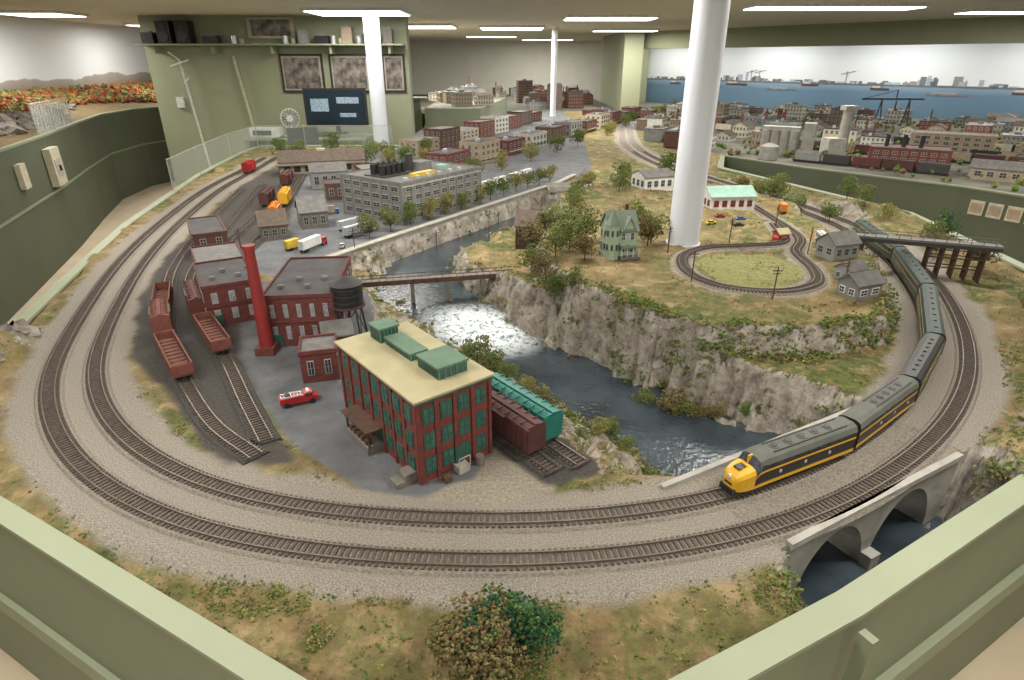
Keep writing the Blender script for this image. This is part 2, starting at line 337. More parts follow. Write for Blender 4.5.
# ---------------------------------------------------------------- layout fascia
left=[(x,y) for y,x in zip(LY[:12],LX[:12])]; del left[1]
def wp(name,pts,z0,z1,cap=True,sgn=1,m='sage_fascia',capw=.06,caph=.02,cm='sage_ledge',parts=None):
    b=MB(); P=np.array(pts,float); d=np.diff(P,axis=0); d/=np.linalg.norm(d,axis=1)[:,None]; n=np.stack([-d[:,1],d[:,0]],1)*sgn
    mv=[n[0]]
    for i in range(1,len(P)-1):
        q=n[i-1]+n[i]; q/=np.linalg.norm(q); mv.append(q/max(.5,q@n[i]))
    mv.append(n[-1]); mv=np.array(mv)
    def strip(o0,o1,za,zb,mm):
        vs=[]
        for p,v in zip(P,mv):
            a=p+v*o0; c=p+v*o1; vs+=[(*a,za),(*a,zb),(*c,zb),(*c,za)]
        fs=[(i*4+j,i*4+(j+1)%4,i*4+4+(j+1)%4,i*4+4+j) for i in range(len(P)-1) for j in range(4)]
        fs+=[(0,1,2,3),tuple(len(P)*4-1-k for k in range(4))]
        b.add(vs,fs,mm)
    strip(0,.03,z0,z1,m)
    if cap: strip(-.012,capw,z1+.001,z1+caph,cm)
    for q in (parts or []): strip(*q)
    return b.build(name)
wp('fascia_left',left,FLOOR,.0,m='sage_fascia',capw=.04,caph=.012,parts=[(.03,.045,-.42,-.36,'sage_ledge')])
rt=[(x,y) for y,x in zip(RY[:11],RX[:11])]; del rt[1]
wp('fascia_right',[left[0]]+rt,FLOOR,.0,sgn=-1,capw=.05,caph=.012,parts=[(.03,.05,-.42,-.36,'sage_ledge')])
wp('fascia_back',[(-3.2,7.95),(-1.42,7.95)],FLOOR,0,sgn=1)
b=MB(); b.T=Matrix.Translation((.675,.850,0))@Matrix.Rotation(R(27),4,'Z'); b.box(-.02,.0,-.055,-.025,FLOOR,-.002,'sage_fascia'); b.build('fascia_corner_post')
# ---------------------------------------------------------------- tracks
def track(name,P,z=0.0,bal='ballast',g=.036,step=.0145):
    P=resample(P,.03); b=MB(); pts=[(x,y,z) for x,y in P]
    b.sweep(pts,[(-.052,-.012),(-.036,.006),(.036,.006),(.052,-.012)],bal)
    for o in (-g/2,g/2): b.sweep(pts,[(o-.0016,.009),(o-.0016,.0145),(o+.0016,.0145),(o+.0016,.009)],'rail_steel')
    T=resample(P,step); t=np.gradient(T,axis=0); t/=np.linalg.norm(t,axis=1)[:,None]
    for (x,y),(tx,ty) in zip(T,t):
        if y>7.5: continue
        w=.0036;h=.029; c=[(x+tx*a-ty*c_,y+ty*a+tx*c_) for a,c_ in ((-w,-h),(w,-h),(w,h),(-w,h))]
        b.prism(c,z+.004,z+.0098,'tie_wood')
    return b.build(name)
track('railroad_track',outer); track('railroad_track',inner)
for p in (YB,YC,YD,YE,D1,D2): track('railroad_track',p,bal='yard_cinder')
track('trolley_track',LOOP,.1,g=.03)
def at(P,s):
    d=np.r_[0,np.cumsum(np.linalg.norm(np.diff(P,axis=0),axis=1))]
    return np.array([np.interp(s,d,P[:,0]),np.interp(s,d,P[:,1])])
def nearest_s(P,x,y):
    d=np.r_[0,np.cumsum(np.linalg.norm(np.diff(P,axis=0),axis=1))]; i=np.argmin(np.hypot(P[:,0]-x,P[:,1]-y)); return d[i]
def on_track(P,s,L):
    a_=at(P,s-L*.33);c_=at(P,s+L*.33); m_=(a_+c_)/2; return (m_[0],m_[1]),math.atan2(c_[1]-a_[1],c_[0]-a_[0])
RZ=.0145
mn=lambda s,u,v:(min(s*u,s*v),max(s*u,s*v))
def trucks(b,L,off=.30):
    for sx_ in (-1,1):
        cx=sx_*(L*off+.02)
        b.box(cx-.034,cx+.034,-.027,.027,.010,.02,'dark_metal')
        for sy in (-.022,.022):
            b.box(cx-.032,cx+.032,sy-.003,sy+.003,.006,.016,'black')
            for k in (-.02,.02): b.wheel(cx+k,sy*.8,.0105,.0105,.005,'dark_metal')
    b.box(-L/2-.005,L/2+.005,-.004,.004,.014,.02,'black')
def prof(hw,h):
    r=[(-hw,.020),(-hw,.030),(-hw,.034),(-hw,.060),(-hw,.066),(-hw,.080),(-hw*.84,.094),(-hw*.45,.1)]
    k=(h-.02)/.08; r=[(y,.02+(z-.02)*k) for y,z in r]; return r+[(-y,z) for y,z in r[::-1]]
def loft(b,secs,smats,fmat):
    n=len(secs[0][1]); vs=[];fs=[];ms=[]
    for x,p,*o in secs: vs+=[(x,y,z) for y,z in p]
    for i in range(len(secs)-1):
        ov=secs[i+1][2] if len(secs[i+1])>2 else None
        for j in range(n):
            k=(j+1)%n; fs.append((i*n+j,i*n+k,(i+1)*n+k,(i+1)*n+j)); ms.append((ov(j) if callable(ov) else ov) or smats[j])
    fs+=[tuple(range(n-1,-1,-1)),tuple(range((len(secs)-1)*n,len(secs)*n))]; ms+=[fmat,fmat]
    b.add(vs,fs,ms)
def diesel(name,L,nose,P,s):
    b=MB(); B='loco_black';Y='loco_yellow';G='loco_roof'
    sm=[Y,B,B,Y,B,G,G,G,G,G,B,Y,B,B,Y,B]
    if nose:
        x=-L/2
        top=lambda m:(lambda j: m if 4<=j<=10 else None)
        secs=[(x,prof(.014,.050)),(x+.006,prof(.022,.060),Y),(x+.014,prof(.028,.067),Y),(x+.03,prof(.032,.073),Y),(x+.055,prof(.034,.077),Y),(x+.068,prof(.034,.097),top('glass_dark')),(x+.085,prof(.034,.102),top(G)),(L/2,prof(.034,.102))]
        loft(b,secs,sm,Y)
        b.tube((x+.004,0,.056),(x-.003,0,.056),.006,'silver',8); b.box(x-.002,x+.004,-.012,.012,.035,.04,'loco_black')
        b.box(x+.054,x+.068,-.0015,.0015,.079,.1,Y)
        b.box(x+.02,x+.05,-.010,.010,.071,.0755,B)
        for sy in (-1,1): b.box(x+.072,x+.088,*mn(sy,.0335,.0352),.070,.084,'glass_dark')
        b.box(x-.004,x+.03,-.022,.022,.010,.026,'black')
    else: loft(b,[(-L/2,prof(.034,.102)),(L/2,prof(.034,.102))],sm,B)
    for k in range(5):
        x=-L/2+.14+k*(L-.2)/4.5
        b.cyl(x,0,.1,.105,.013,'roof_gray',n=12); b.cyl(x,0,.105,.107,.010,'black',n=10)
    b.box(-L/2+.12,L/2-.03,-.020,-.017,.098,.1035,'black'); b.box(-L/2+.12,L/2-.03,.017,.020,.098,.1035,'black')
    for sy in (-1,1):
        for k in range(3): b.tube((-L/2+.14+k*.09,sy*.0335,.048),(-L/2+.14+k*.09,sy*.0352,.048),.005,'silver',8)
        for k in range(7): b.box(-L/2+.12+k*.038,-L/2+.145+k*.038,*mn(sy,.0335,.035),.074,.080,'dark_metal')
    b.box(-.07,.07,-.024,.024,.008,.022,'black')
    trucks(b,L)
    (x,y),a_=on_track(P,s,L); return b.build(name,(x,y,RZ),a_)
def coach(name,L,P,s,body,roof):
    b=MB(); sm=[body]*5+[roof]*5+[body]*6
    loft(b,[(-L/2,prof(.034,.1)),(L/2,prof(.034,.1))],sm,'black')
    n=int(L/.035)
    for sy in (-1,1):
        for k in range(n):
            x=-L/2+.05+k*(L-.1)/(n-1); b.box(x-.009,x+.009,*mn(sy,.0338,.0349),.058,.074,'glass_dark')
        b.box(-L/2+.02,L/2-.02,*mn(sy,.0338,.0345),.05,.052,'yellow_paint'); b.box(-L/2+.02,L/2-.02,*mn(sy,.0338,.0345),.078,.0795,'yellow_paint')
    for k in range(8): b.cb(-L/2+.06+k*(L-.12)/7,0,.099,.014,.01,.004,roof)
    b.box(-.08,.08,-.02,.02,.01,.022,'black')
    trucks(b,L)
    (x,y),a_=on_track(P,s,L); return b.build(name,(x,y,RZ),a_)
def boxcar(name,L,P,s,m,roof=None):
    b=MB(); b.extr([(-.032,.02),(-.032,.092),(-.016,.099),(.016,.099),(.032,.092),(.032,.02)],-L/2,L/2,m)
    for sy in (-1,1):
        for k in range(int(L/.022)+1):
            x=-L/2+.004+k*(L-.008)/int(L/.022); b.box(x-.0015,x+.0015,*mn(sy,.031,.0345),.022,.09,m)
        b.box(-.03,.03,*mn(sy,.032,.0365),.024,.088,m); b.box(-.05,.05,*mn(sy,.032,.037),.088,.091,'dark_metal')
    for k in range(9): b.box(-L/2+k*L/9,-L/2+k*L/9+.003,-.03,.03,.0955,.101,roof or m)
    b.box(-L/2,L/2,-.006,.006,.1,.104,roof or m); trucks(b,L)
    (x,y),a_=on_track(P,s,L); return b.build(name,(x,y,RZ),a_)
def gondola(name,L,P,s,m,h=.06):
    b=MB(); b.box(-L/2,L/2,-.031,.031,.02,.026,m)
    for sy in (-1,1):
        b.box(-L/2,L/2,*mn(sy,.029,.032),.026,h,m); b.box(-L/2,L/2,*mn(sy,.029,.034),h,h+.003,m)
        for k in range(int(L/.025)+1):
            x=-L/2+.003+k*(L-.006)/int(L/.025); b.box(x-.0015,x+.0015,*mn(sy,.031,.035),.02,h,m)
        b.box(sy*L/2-.002,sy*L/2+.002,-.031,.031,.026,h+.003,m)
    b.box(-L/2+.01,L/2-.01,-.028,.028,.026,.04,'car_rust'); trucks(b,L)
    for k in range(9): b.box(-L/2+.02+k*(L-.04)/9,-L/2+.022+k*(L-.04)/9,-.028,.028,.04,.043,'wood_brown')
    (x,y),a_=on_track(P,s,L); return b.build(name,(x,y,RZ),a_)
s0=nearest_s(inner,.53,1.19)
s=s0+.21; diesel('diesel_locomotive',.42,True,inner,s); s+=.21+.012+.19
diesel('booster_locomotive',.38,False,inner,s); s+=.19+.015+.21
coach('baggage_car',.42,inner,s,'coach_black','coach_black'); s+=.21+.015
for k in range(3):
    L=.60; s+=L/2; coach('passenger_coach',L,inner,s,'coach_green','coach_roof'); s+=L/2+.015
boxcar('boxcar_brown',.30,D1,nearest_s(resample(D1,.01),-.03,1.485),'car_darkbrown')
boxcar('boxcar_teal',.30,D2,nearest_s(resample(D2,.01),.02,1.547),'car_teal','car_teal')
yb=resample(YB,.01); yc=resample(YC,.01)
gondola('gondola_car',.34,yb,nearest_s(yb,-1.2,1.93),'car_rust'); boxcar('ore_boxcar',.20,yb,nearest_s(yb,-1.40,2.22),'car_rust'); gondola('gondola_car',.26,yb,nearest_s(yb,-1.53,2.48),'car_rust',.07)
gondola('gondola_car',.32,yc,nearest_s(yc,-1.16,2.12),'car_rust'); boxcar('freight_boxcar',.26,yc,nearest_s(yc,-1.36,2.43),'car_brown')
yd_=resample(YD,.01); ye=resample(YE,.01)
boxcar('caboose_orange',.2,yd_,nearest_s(yd_,-1.62,4.1),'orange_paint'); boxcar('freight_boxcar',.26,yd_,nearest_s(yd_,-1.72,4.6),'loco_yellow')
boxcar('freight_boxcar',.26,ye,nearest_s(ye,-1.85,4.6),'car_darkbrown'); boxcar('freight_boxcar',.28,ye,nearest_s(ye,-1.98,5.4),'car_brown')
boxcar('caboose_red',.22,inner,nearest_s(inner,-2.52,6.0),'red_paint')
# ---------------------------------------------------------------- buildings
FOOT=[]
def windows(b,side,w,d,z0,z1,cols,floors,fm,gm,ws=.6,hs=.62,x0=None,x1=None,sill=None):
    L=w if side in 'FB' else d
    x0=0.03*L if x0 is None else x0; x1=.97*L if x1 is None else x1
    cw=(x1-x0)/cols; fh=(z1-z0)/floors
    def bx(a0,a1,za,zb,e,m):
        if side=='F': b.box(a0,a1,-e,.001,za,zb,m)
        elif side=='B': b.box(a0,a1,d-.001,d+e,za,zb,m)
        elif side=='L': b.box(-e,.001,a0,a1,za,zb,m)
        else: b.box(w-.001,w+e,a0,a1,za,zb,m)
    for i in range(cols):
        for j in range(floors):
            c_=x0+cw*(i+.5); zc=z0+fh*(j+.5); hw=cw*ws/2; hh=fh*hs/2
            bx(c_-hw,c_+hw,zc-hh,zc+hh,.002,fm); q=min(hw*.22,.004)
            bx(c_-hw+q,c_-q*.4,zc-hh+q,zc-q*.4,.003,gm); bx(c_+q*.4,c_+hw-q,zc-hh+q,zc-q*.4,.003,gm)
            bx(c_-hw+q,c_-q*.4,zc+q*.4,zc+hh-q,.003,gm); bx(c_+q*.4,c_+hw-q,zc+q*.4,zc+hh-q,.003,gm)
            if sill: bx(c_-hw*1.15,c_+hw*1.15,zc-hh-.003,zc-hh,.004,sill)
def bld(name,x,y,ang,w,d,h,wall,roof,cf=4,cs=4,fl=2,fm='stone_trim',gm='glass_dark',par=.01,z=None,extra=None,ws=.6,hs=.62,sides='FLRB',sill=None,gab=None):
    b=MB(); b.box(0,w,0,d,-.06,h,wall)
    for sd in sides: windows(b,sd,w,d,.012,h-.01,cf if sd in 'FB' else cs,fl,fm,gm,ws,hs,sill=sill)
    if gab: b.gable(0,w,0,d,h,gab,roof,gm=wall)
    else:
        b.box(.003,w-.003,.003,d-.003,h,h+.003,roof)
        if par:
            for q in ((-.003,w+.003,-.003,.004),(-.003,w+.003,d-.004,d+.003),(-.003,.004,.004,d-.004),(w-.004,w+.003,.004,d-.004)): b.box(*q,h-.004,h+par,wall)
    if extra: extra(b,w,d,h)
    if z is None: z=gz(x,y)
    a_=R(ang); FOOT.append((x+math.cos(a_)*w/2-math.sin(a_)*d/2,y+math.sin(a_)*w/2+math.cos(a_)*d/2,math.hypot(w,d)/2))
    return b.build(name,(x,y,z),a_)
def ex_main(b,w,d,h):
    b.box(-.010,w+.010,-.010,d+.010,h+.001,h+.007,'roof_tan')
    b.box(-.006,w+.006,-.006,d+.006,h-.008,h,'trim_green')
    for x0,y0,wx,wy,hz in ((.10,.05,.09,.10,.03),(.10,.19,.05,.14,.018),(.09,.345,.06,.06,.04)):
        b.box(x0,x0+wx,y0,y0+wy,h+.007,h+.007+hz,'glass_green'); b.box(x0-.004,x0+wx+.004,y0-.004,y0+wy+.004,h+.007+hz,h+.013+hz,'trim_roofmon')
        for k in range(5): b.box(x0+wx*k/5,x0+wx*k/5+.003,y0-.002,y0+wy+.002,h+.007,h+.007+hz,'trim_roofmon')
    for k in range(5):
        x=w*k/4; b.box(max(-.003,x-.006),min(w+.003,x+.006),-.0045,.002,0,h-.008,'brick_red')
    for k in range(8):
        y=d*k/7; b.box(-.0045,.002,max(-.003,y-.006),min(d+.003,y+.006),0,h-.008,'brick_red')
    b.box(-.05,0,.20,.34,0,.025,'wood_gray'); b.box(-.055,.0,.19,.35,.075,.08,'wood_brown'); b.box(-.045,-.04,.2,.205,.02,.075,'wood_brown');b.box(-.045,-.04,.335,.34,.02,.075,'wood_brown')
    for k in range(5): b.box(-.045,-.03,.215+k*.024,.228+k*.024,.025,.04,'wood_brown')
    b.box(-.035,0,.02,.06,0,.03,'wood_gray'); b.box(-.06,-.035,.02,.06,0,.015,'wood_gray')
    b.box(.10,.135,-.03,0,0,.02,'concrete'); b.box(.105,.13,-.006,0,.02,.07,'trim_green'); b.tube((.10,-.03,.02),(.10,-.03,.05),.0015,'silver'); b.tube((.135,-.03,.02),(.135,-.03,.05),.0015,'silver'); b.tube((.10,-.03,.05),(.135,-.03,.05),.0015,'silver')
    b.cyl(.17,-.025,0,.03,.012,'wood_gray',n=10); b.cb(.06,-.03,0,.02,.02,.018,'wood_brown')
bld('brick_factory',-.235,1.262,39,.225,.435,.245,'brick_red','roof_tan',4,7,3,'trim_green','glass_green',par=0,z=0,extra=ex_main,ws=.66,hs=.66)
def ex_mill(b,w,d,h):
    for k in range(4): b.cb(.05+.05*k,.1+.09*(k%2),h,.02,.02,.015,'roof_gray')
    b.box(.02,.055,-.006,0,0,.05,'trim_green')
    b.box(0,w,-.0035,0,h*.49,h*.515,'brick_dark')
bld('brick_mill',-.93,2.09,6,.26,.48,.2,'brick_dark','roof_black',5,7,2,'stone_trim','glass_light',z=0,extra=ex_mill,ws=.34,hs=.6)
bld('brick_mill_wing',-1.24,2.27,30,.21,.36,.17,'brick_dark','roof_black',3,5,2,'stone_trim','glass_light',z=0,ws=.36,extra=ex_mill)
bld('brick_mill_annex',-1.43,2.62,30,.21,.33,.15,'brick_dark','roof_gray',3,5,2,'stone_trim','glass_light',z=0,ws=.36)
bld('yard_warehouse',-1.72,3.18,30,.17,.42,.14,'brick_brown','roof_black',2,6,2,z=0,ws=.4)
bld('boiler_house',-.71,1.80,15,.12,.13,.11,'brick_dark','roof_gray',2,2,1,'stone_trim','glass_dark',z=0,ws=.4)
bld('loading_shed',-.68,1.98,20,.10,.14,.09,'brick_brown','roof_gray',2,2,1,z=0,gab=.03)
def ex_gray(b,w,d,h):
    b.box(.0,w,-.006,0,h-.03,h-.02,'concrete'); 
    for i in range(5):
        for j in range(2): b.cyl(.10+i*.05,.28+.09*j,h+.012,h+.075,.02,'black',n=12); b.cyl(.10+i*.05,.28+.09*j,h+.075,h+.09,.02,'black',r2=.004,n=12)
    b.box(.06,.36,.22,.42,h,h+.012,'dark_metal'); b.cb(.5,.3,h,.12,.1,.06,'concrete_gray'); b.cb(.62,.2,h,.08,.08,.03,'roof_teal'); b.cb(.3,.1,h,.2,.05,.03,'yellow_paint')
    for i in range(6): b.cb(.1+i*.11,.06,h,.03,.03,.02,'silver')
    b.box(.38,.42,.3,.34,h,h+.12,'dark_metal')
    for k in range(10): b.box(w*k/9-.006,w*k/9+.006,-.005,0,0,h,'concrete_gray')
    for k in range(7): b.box(-.005,0,d*k/6-.006,d*k/6+.006,0,h,'concrete_gray')
bld('gray_warehouse',-.72,3.98,54,.82,.60,.27,'concrete_gray','roof_gray',9,6,4,'stone_trim','glass_dark',z=0,extra=ex_gray,ws=.72,hs=.55)
b=MB(); b.cyl(0,0,0,.41,.026,'chimney_red',r2=.018,n=16); b.cyl(0,0,.40,.415,.022,'chimney_red',n=16); b.box(-.035,.035,-.035,.035,0,.03,'brick_dark'); b.build('smokestack',(-.92,2.045,0))
b=MB()
for sx in (-1,1):
    for sy in (-1,1):
        b.tube((sx*.05,sy*.05,0),(sx*.036,sy*.036,.15),.004,'dark_metal')
    b.tube((sx*.05,-.05,0),(-sx*.036,-.036,.14),.0018,'dark_metal'); b.tube((-.05,sx*.05,0),(-.036,-sx*.036,.14),.0018,'dark_metal'); b.tube((.05,sx*.05,0),(.036,-sx*.036,.14),.0018,'dark_metal')
b.cyl(0,0,.145,.152,.066,'wood_brown',n=20); b.cyl(0,0,.152,.235,.06,'black',n=24); b.cyl(0,0,.235,.262,.064,'roof_black',r2=.004,n=24)
for z in (.17,.195,.22): b.cyl(0,0,z,z+.003,.0612,'dark_metal',n=24)
b.tube((0,0,0),(0,0,.15),.006,'dark_metal'); b.build('water_tower',(-.63,2.16,0))
def ex_st(b,w,d,h):
    b.box(-.03,w+.03,-.05,0,h*.75,h*.8,'roof_brown')
    for k in range(7): b.box(k*w/6-.003,k*w/6+.003,-.047,-.042,0,h*.75,'wood_brown')
    b.cb(w/2,d/2,h+.06,.08,.05,.04,'cream')
bld('freight_station',-2.2,5.85,18,.8,.3,.12,'cream','roof_brown',8,3,1,'wood_brown',z=0,gab=.09,extra=ex_st)
bld('yard_office',-1.52,3.58,25,.16,.2,.09,'wood_gray','roof_brown',3,3,1,z=0,gab=.07)
bld('yard_office',-1.36,3.85,25,.17,.2,.11,'wood_gray','roof_gray',3,3,1,z=0,gab=.08)
bld('machine_shop',-1.45,4.75,20,.28,.22,.12,'brick_brown','roof_black',4,3,1,z=0)
bld('machine_shop',-1.7,5.2,20,.3,.2,.14,'city_gray','roof_gray',4,3,1,z=0,gab=.06)
bld('garage_block',-1.28,5.25,25,.3,.3,.15,'brick_dark','roof_gray',4,3,2,z=0)
cols=['city_red','city_tan','brick_dark','city_white','brick_brown','city_gray','city_red','cream','brick_red','city_brown']
for i in range(11):
    h=.15+.09*random.random()
    bld('row_shop_building',-.62+.29*i,5.95+.60*i,62,.42,.26,h,cols[i%10],random.choice(['roof_black','roof_gray']),4,3,2 if h<.2 else 3,'stone_trim','glass_dark',z=0,ws=.5,
        extra=lambda b,w,d,h:(b.box(.02,w-.02,-.02,0,.045,.05,random.choice(['red_paint','trim_green','cream'])),b.cb(w*.4,d*.5,h,.05,.04,.03,'silver')))
for i in range(8):
    h=.14+.12*random.random()
    bld('row_shop_building',-1.05+.20*i,7.0+.62*i,62,.42,.26,h,cols[(i*3+1)%10],'roof_gray',4,3,3,z=0,ws=.5)
bld('riverside_barn',.02,3.45,-10,.13,.16,.13,'wood_brown','roof_brown',2,2,2,'wood_gray',z=.0,gab=.07)
b=MB(); w=.145;d=.13;h=.14
b.box(-.005,w+.005,-.005,d+.005,-.03,.012,'concrete'); b.box(0,w,0,d,.0,h,'house_green')
for sd in 'FLRB': windows(b,sd,w,d,.015,h,3,2,'white','glass_dark',.42,.6)
b.gable(0,w,0,d,h,.08,'house_roof',gm='house_green')
b.T=Matrix.Translation((w*.5+.03,0,0))@Matrix.Rotation(R(90),4,'Z'); b.gable(0,d,-.03,.03,h,.06,'house_roof',gm='house_green'); b.T=Matrix.Identity(4)
b.cyl(.015,.0,0,h+.035,.034,'house_green',n=8); b.cyl(.015,0,h+.03,h+.105,.04,'house_roof',r2=.001,n=8)
for k in range(8):
    a_=R(22.5+45*k)
    for z in (.05,.12): b.cb(.015+.0325*math.cos(a_),.0325*math.sin(a_),z,.008,.008,.028,'glass_dark')
b.box(.05,w+.01,-.035,0,.0,.012,'wood_gray'); b.box(.05,w+.012,-.038,0,.058,.063,'house_roof')
for k in range(4): b.box(.055+k*.03,.058+k*.03,-.033,-.03,.012,.058,'white')
b.box(w-.04,w-.025,d*.6,d*.6+.015,h,h+.11,'brick_dark')
b.build('victorian_house',(.48,2.90,.1),R(12))
bld('gray_shed',1.42,2.33,22,.14,.10,.07,'concrete_gray','roof_gray',2,2,1,'white','glass_dark',z=.09,gab=.035)
bld('gray_shed',1.50,2.55,22,.10,.08,.06,'city_gray','roof_gray',2,2,1,z=.09,gab=.03)
bld('trackside_house',1.58,2.86,18,.15,.12,.08,'city_gray','roof_gray',3,2,1,z=.1,gab=.045)
bld('red_shed',1.46,3.22,15,.06,.06,.04,'red_paint','roof_tan',1,1,1,z=.1,gab=.02)
bld('teal_roof_market',1.30,3.95,5,.30,.2,.09,'white','roof_teal',5,3,1,'red_paint',z=.1,gab=.05)
bld('white_depot',1.0,4.6,20,.25,.2,.10,'white','roof_gray',4,3,1,z=.1,gab=.04)
b=MB(); b.T=Matrix.Translation((1.83,3.07,0))@Matrix.Rotation(R(-20),4,'Z'); L=.50
b.box(-.12,L+.1,-.028,.028,.168,.178,'concrete_gray')
for sy in (-.030,.030):
    b.box(-.12,L+.1,sy-.0015,sy+.0015,.198,.201,'wood_gray'); b.box(-.12,L+.1,sy-.003,sy+.003,.150,.168,'dark_metal')
    for k in range(14): b.box(-.11+k*.052,-.107+k*.052,sy-.0015,sy+.0015,.178,.2,'wood_gray')
for x in (.0,.30,.36,.42,.48,.54):
    for sy in (-.03,0,.03): b.box(x-.004,x+.004,sy-.004,sy+.004,-.06,.15,'wood_brown')
    b.tube((x,-.04,0),(x,.04,.15),.003,'wood_brown'); b.tube((x,.04,0),(x,-.04,.15),.003,'wood_brown')
for z in (.05,.1,.14):
    for sy in (-.03,.03): b.box(.30,.54,sy-.003,sy+.003,z,z+.005,'wood_brown')
b.build('timber_trestle_bridge')
b=MB(); b.T=Matrix.Translation((-.80,2.83,0))@Matrix.Rotation(R(12),4,'Z'); L=.82
b.box(0,L,-.025,.025,-.012,.002,'wood_gray')
for sy in (-.027,.027):
    b.box(0,L,sy-.002,sy+.002,-.02,.004,'wood_brown'); b.box(0,L,sy-.0015,sy+.0015,.018,.021,'wood_brown')
    for k in range(24): b.box(k*L/23.5,k*L/23.5+.002,sy-.001,sy+.001,0,.02,'wood_brown')
for x in (.3,.48,.66): b.cb(x,0,-.2,.02,.05,.19,'wood_gray')
b.build('girder_bridge')
b=MB(); SL=-.06;SR=.76;dep=.29; b.T=Matrix(((BD[0],BN[0],0,BO[0]),(BD[1],BN[1],0,BO[1]),(0,0,1,0),(0,0,0,1)))
xs=list(np.linspace(SL,.055,3)); ar=[(.205,.135),(.505,.135)]; prof_=[(x,-.3) for x in xs]
for cx,r in ar:
    for k in range(21):
        th=math.pi*(1-k/20); prof_.append((cx+r*math.cos(th),-.235+.19*math.sin(th)))
    prof_.append((cx+r+.001,-.3)) 
    prof_.append((cx+r+.028,-.3))
prof_.append((SR,-.3))
for (x0,z0),(x1,z1) in zip(prof_[:-1],prof_[1:]):
    if x1-x0<1e-5: x1=x0+1e-5
    for y,fl_ in ((0,False),(dep,True)):
        q=[(x0,y,z0),(x1,y,z1),(x1,y,0),(x0,y,0)]; b.add(q,[(3,2,1,0) if fl_ else (0,1,2,3)],'concrete')
    b.add([(x0,0,z0),(x1,0,z1),(x1,dep,z1),(x0,dep,z0)],[(0,3,2,1)],'concrete')
b.add([(SL,0,-.002),(SR,0,-.002),(SR,dep,-.002),(SL,dep,-.002)],[(0,1,2,3)],'ballast')
b.box(SL+.06,SR-.05,-.010,.008,-.010,.006,'concrete')
b.box(SL-.06,SR+.0,dep-.008,dep+.008,-.25,.010,'concrete')
b.box(.335,.375,-.03,0,-.3,-.18,'concrete')
b.build('arched_concrete_bridge')
wp('retaining_wall',[(-1.0,3.15),(-.79,3.5),(.42,5.4),(.6,5.8)],-.2,.022,sgn=1,m='concrete',cm='stone_trim',capw=.034,caph=.008)
b=MB(); b.T=Matrix.Translation((.3,5.15,0))@Matrix.Rotation(R(8),4,'Z'); b.box(0,.6,-.08,.08,.0,.02,'concrete')
for sy in (-.08,.08): b.box(0,.6,sy-.004,sy+.004,.02,.05,'concrete')
b.box(.1,.12,-.08,.08,-.15,0,'concrete'); b.build('road_bridge')
# ---------------------------------------------------------------- vehicles
def vehicle(name,x,y,ang,kind,c1,c2='white',z=None):
    b=MB()
    if kind=='car':
        b.extr([(-.013,.005),(-.013,.014),(.013,.014),(.013,.005)],-.032,.032,c1); b.add([(-.018,-.012,.014),(.016,-.012,.014),(.016,.012,.014),(-.018,.012,.014),(-.012,-.010,.023),(.010,-.010,.023),(.010,.010,.023),(-.012,.010,.023)],[(4,5,6,7),(0,1,5,4),(1,2,6,5),(2,3,7,6),(3,0,4,7)],[c1,'glass_dark','glass_dark','glass_dark','glass_dark']); wx=(-.02,.02);hw=.012;r=.006
    elif kind=='truck':
        b.box(-.06,.03,-.017,.017,.012,.058,c2); b.box(.034,.06,-.015,.015,.008,.035,c1); b.box(.036,.054,-.0155,.0155,.024,.034,'glass_dark'); b.box(-.06,.06,-.012,.012,.008,.013,'black'); wx=(-.045,-.03,.048);hw=.015;r=.008
    elif kind=='semi':
        b.box(-.14,.03,-.018,.018,.02,.07,c2); b.box(.045,.085,-.016,.016,.012,.045,c1); b.box(.05,.075,-.0165,.0165,.03,.043,'glass_dark'); b.box(-.13,.085,-.01,.01,.012,.019,'black'); wx=(-.12,-.10,.035,.07);hw=.016;r=.009
    elif kind=='fire':
        b.box(-.055,.02,-.017,.017,.011,.032,c1); b.box(.02,.045,-.017,.017,.011,.040,c1); b.box(.045,.062,-.014,.014,.011,.026,c1); b.box(.022,.043,-.0175,.0175,.028,.037,'glass_dark')
        b.box(-.05,.015,-.014,-.011,.032,.037,'silver'); b.box(-.05,.015,.011,.014,.032,.037,'silver')
        for k in range(7): b.box(-.05+k*.01,-.048+k*.01,-.012,.012,.033,.036,'silver')
        b.box(.028,.036,-.012,.012,.040,.044,'silver'); b.cyl(-.03,0,.032,.04,.009,'dark_metal',n=10); wx=(-.035,.042);hw=.016;r=.009
    else:
        b.box(-.07,.07,-.018,.018,.012,.028,c1); b.box(-.069,.069,-.0175,.0175,.028,.045,'glass_dark'); b.box(-.07,.07,-.018,.018,.045,.055,c2); b.box(-.05,.05,-.009,.009,.055,.061,c2)
        for k in range(8): b.box(-.07+k*.0195,-.066+k*.0195,-.0185,.0185,.028,.045,c2)
        wx=(-.045,.045);hw=.015;r=.009
    for k in wx:
        for sy in (-1,1): b.wheel(k,sy*hw,r,r,.006,'black')
    if z is None: z=gz(x,y)
    return b.build(name,(x,y,z+.001),R(ang))
vehicle('fire_engine',-.685,1.67,25,'fire','red_paint',z=0)
vehicle('box_truck',-1.15,3.45,70,'semi','red_paint','white',z=0)
vehicle('tow_truck',-1.27,3.42,60,'truck','orange_paint','yellow_paint',z=0)
vehicle('city_bus',1.66,3.15,80,'bus','white','white',z=.105)
vehicle('highway_bus',.6,5.2,8,'bus','white','red_paint',z=.02)
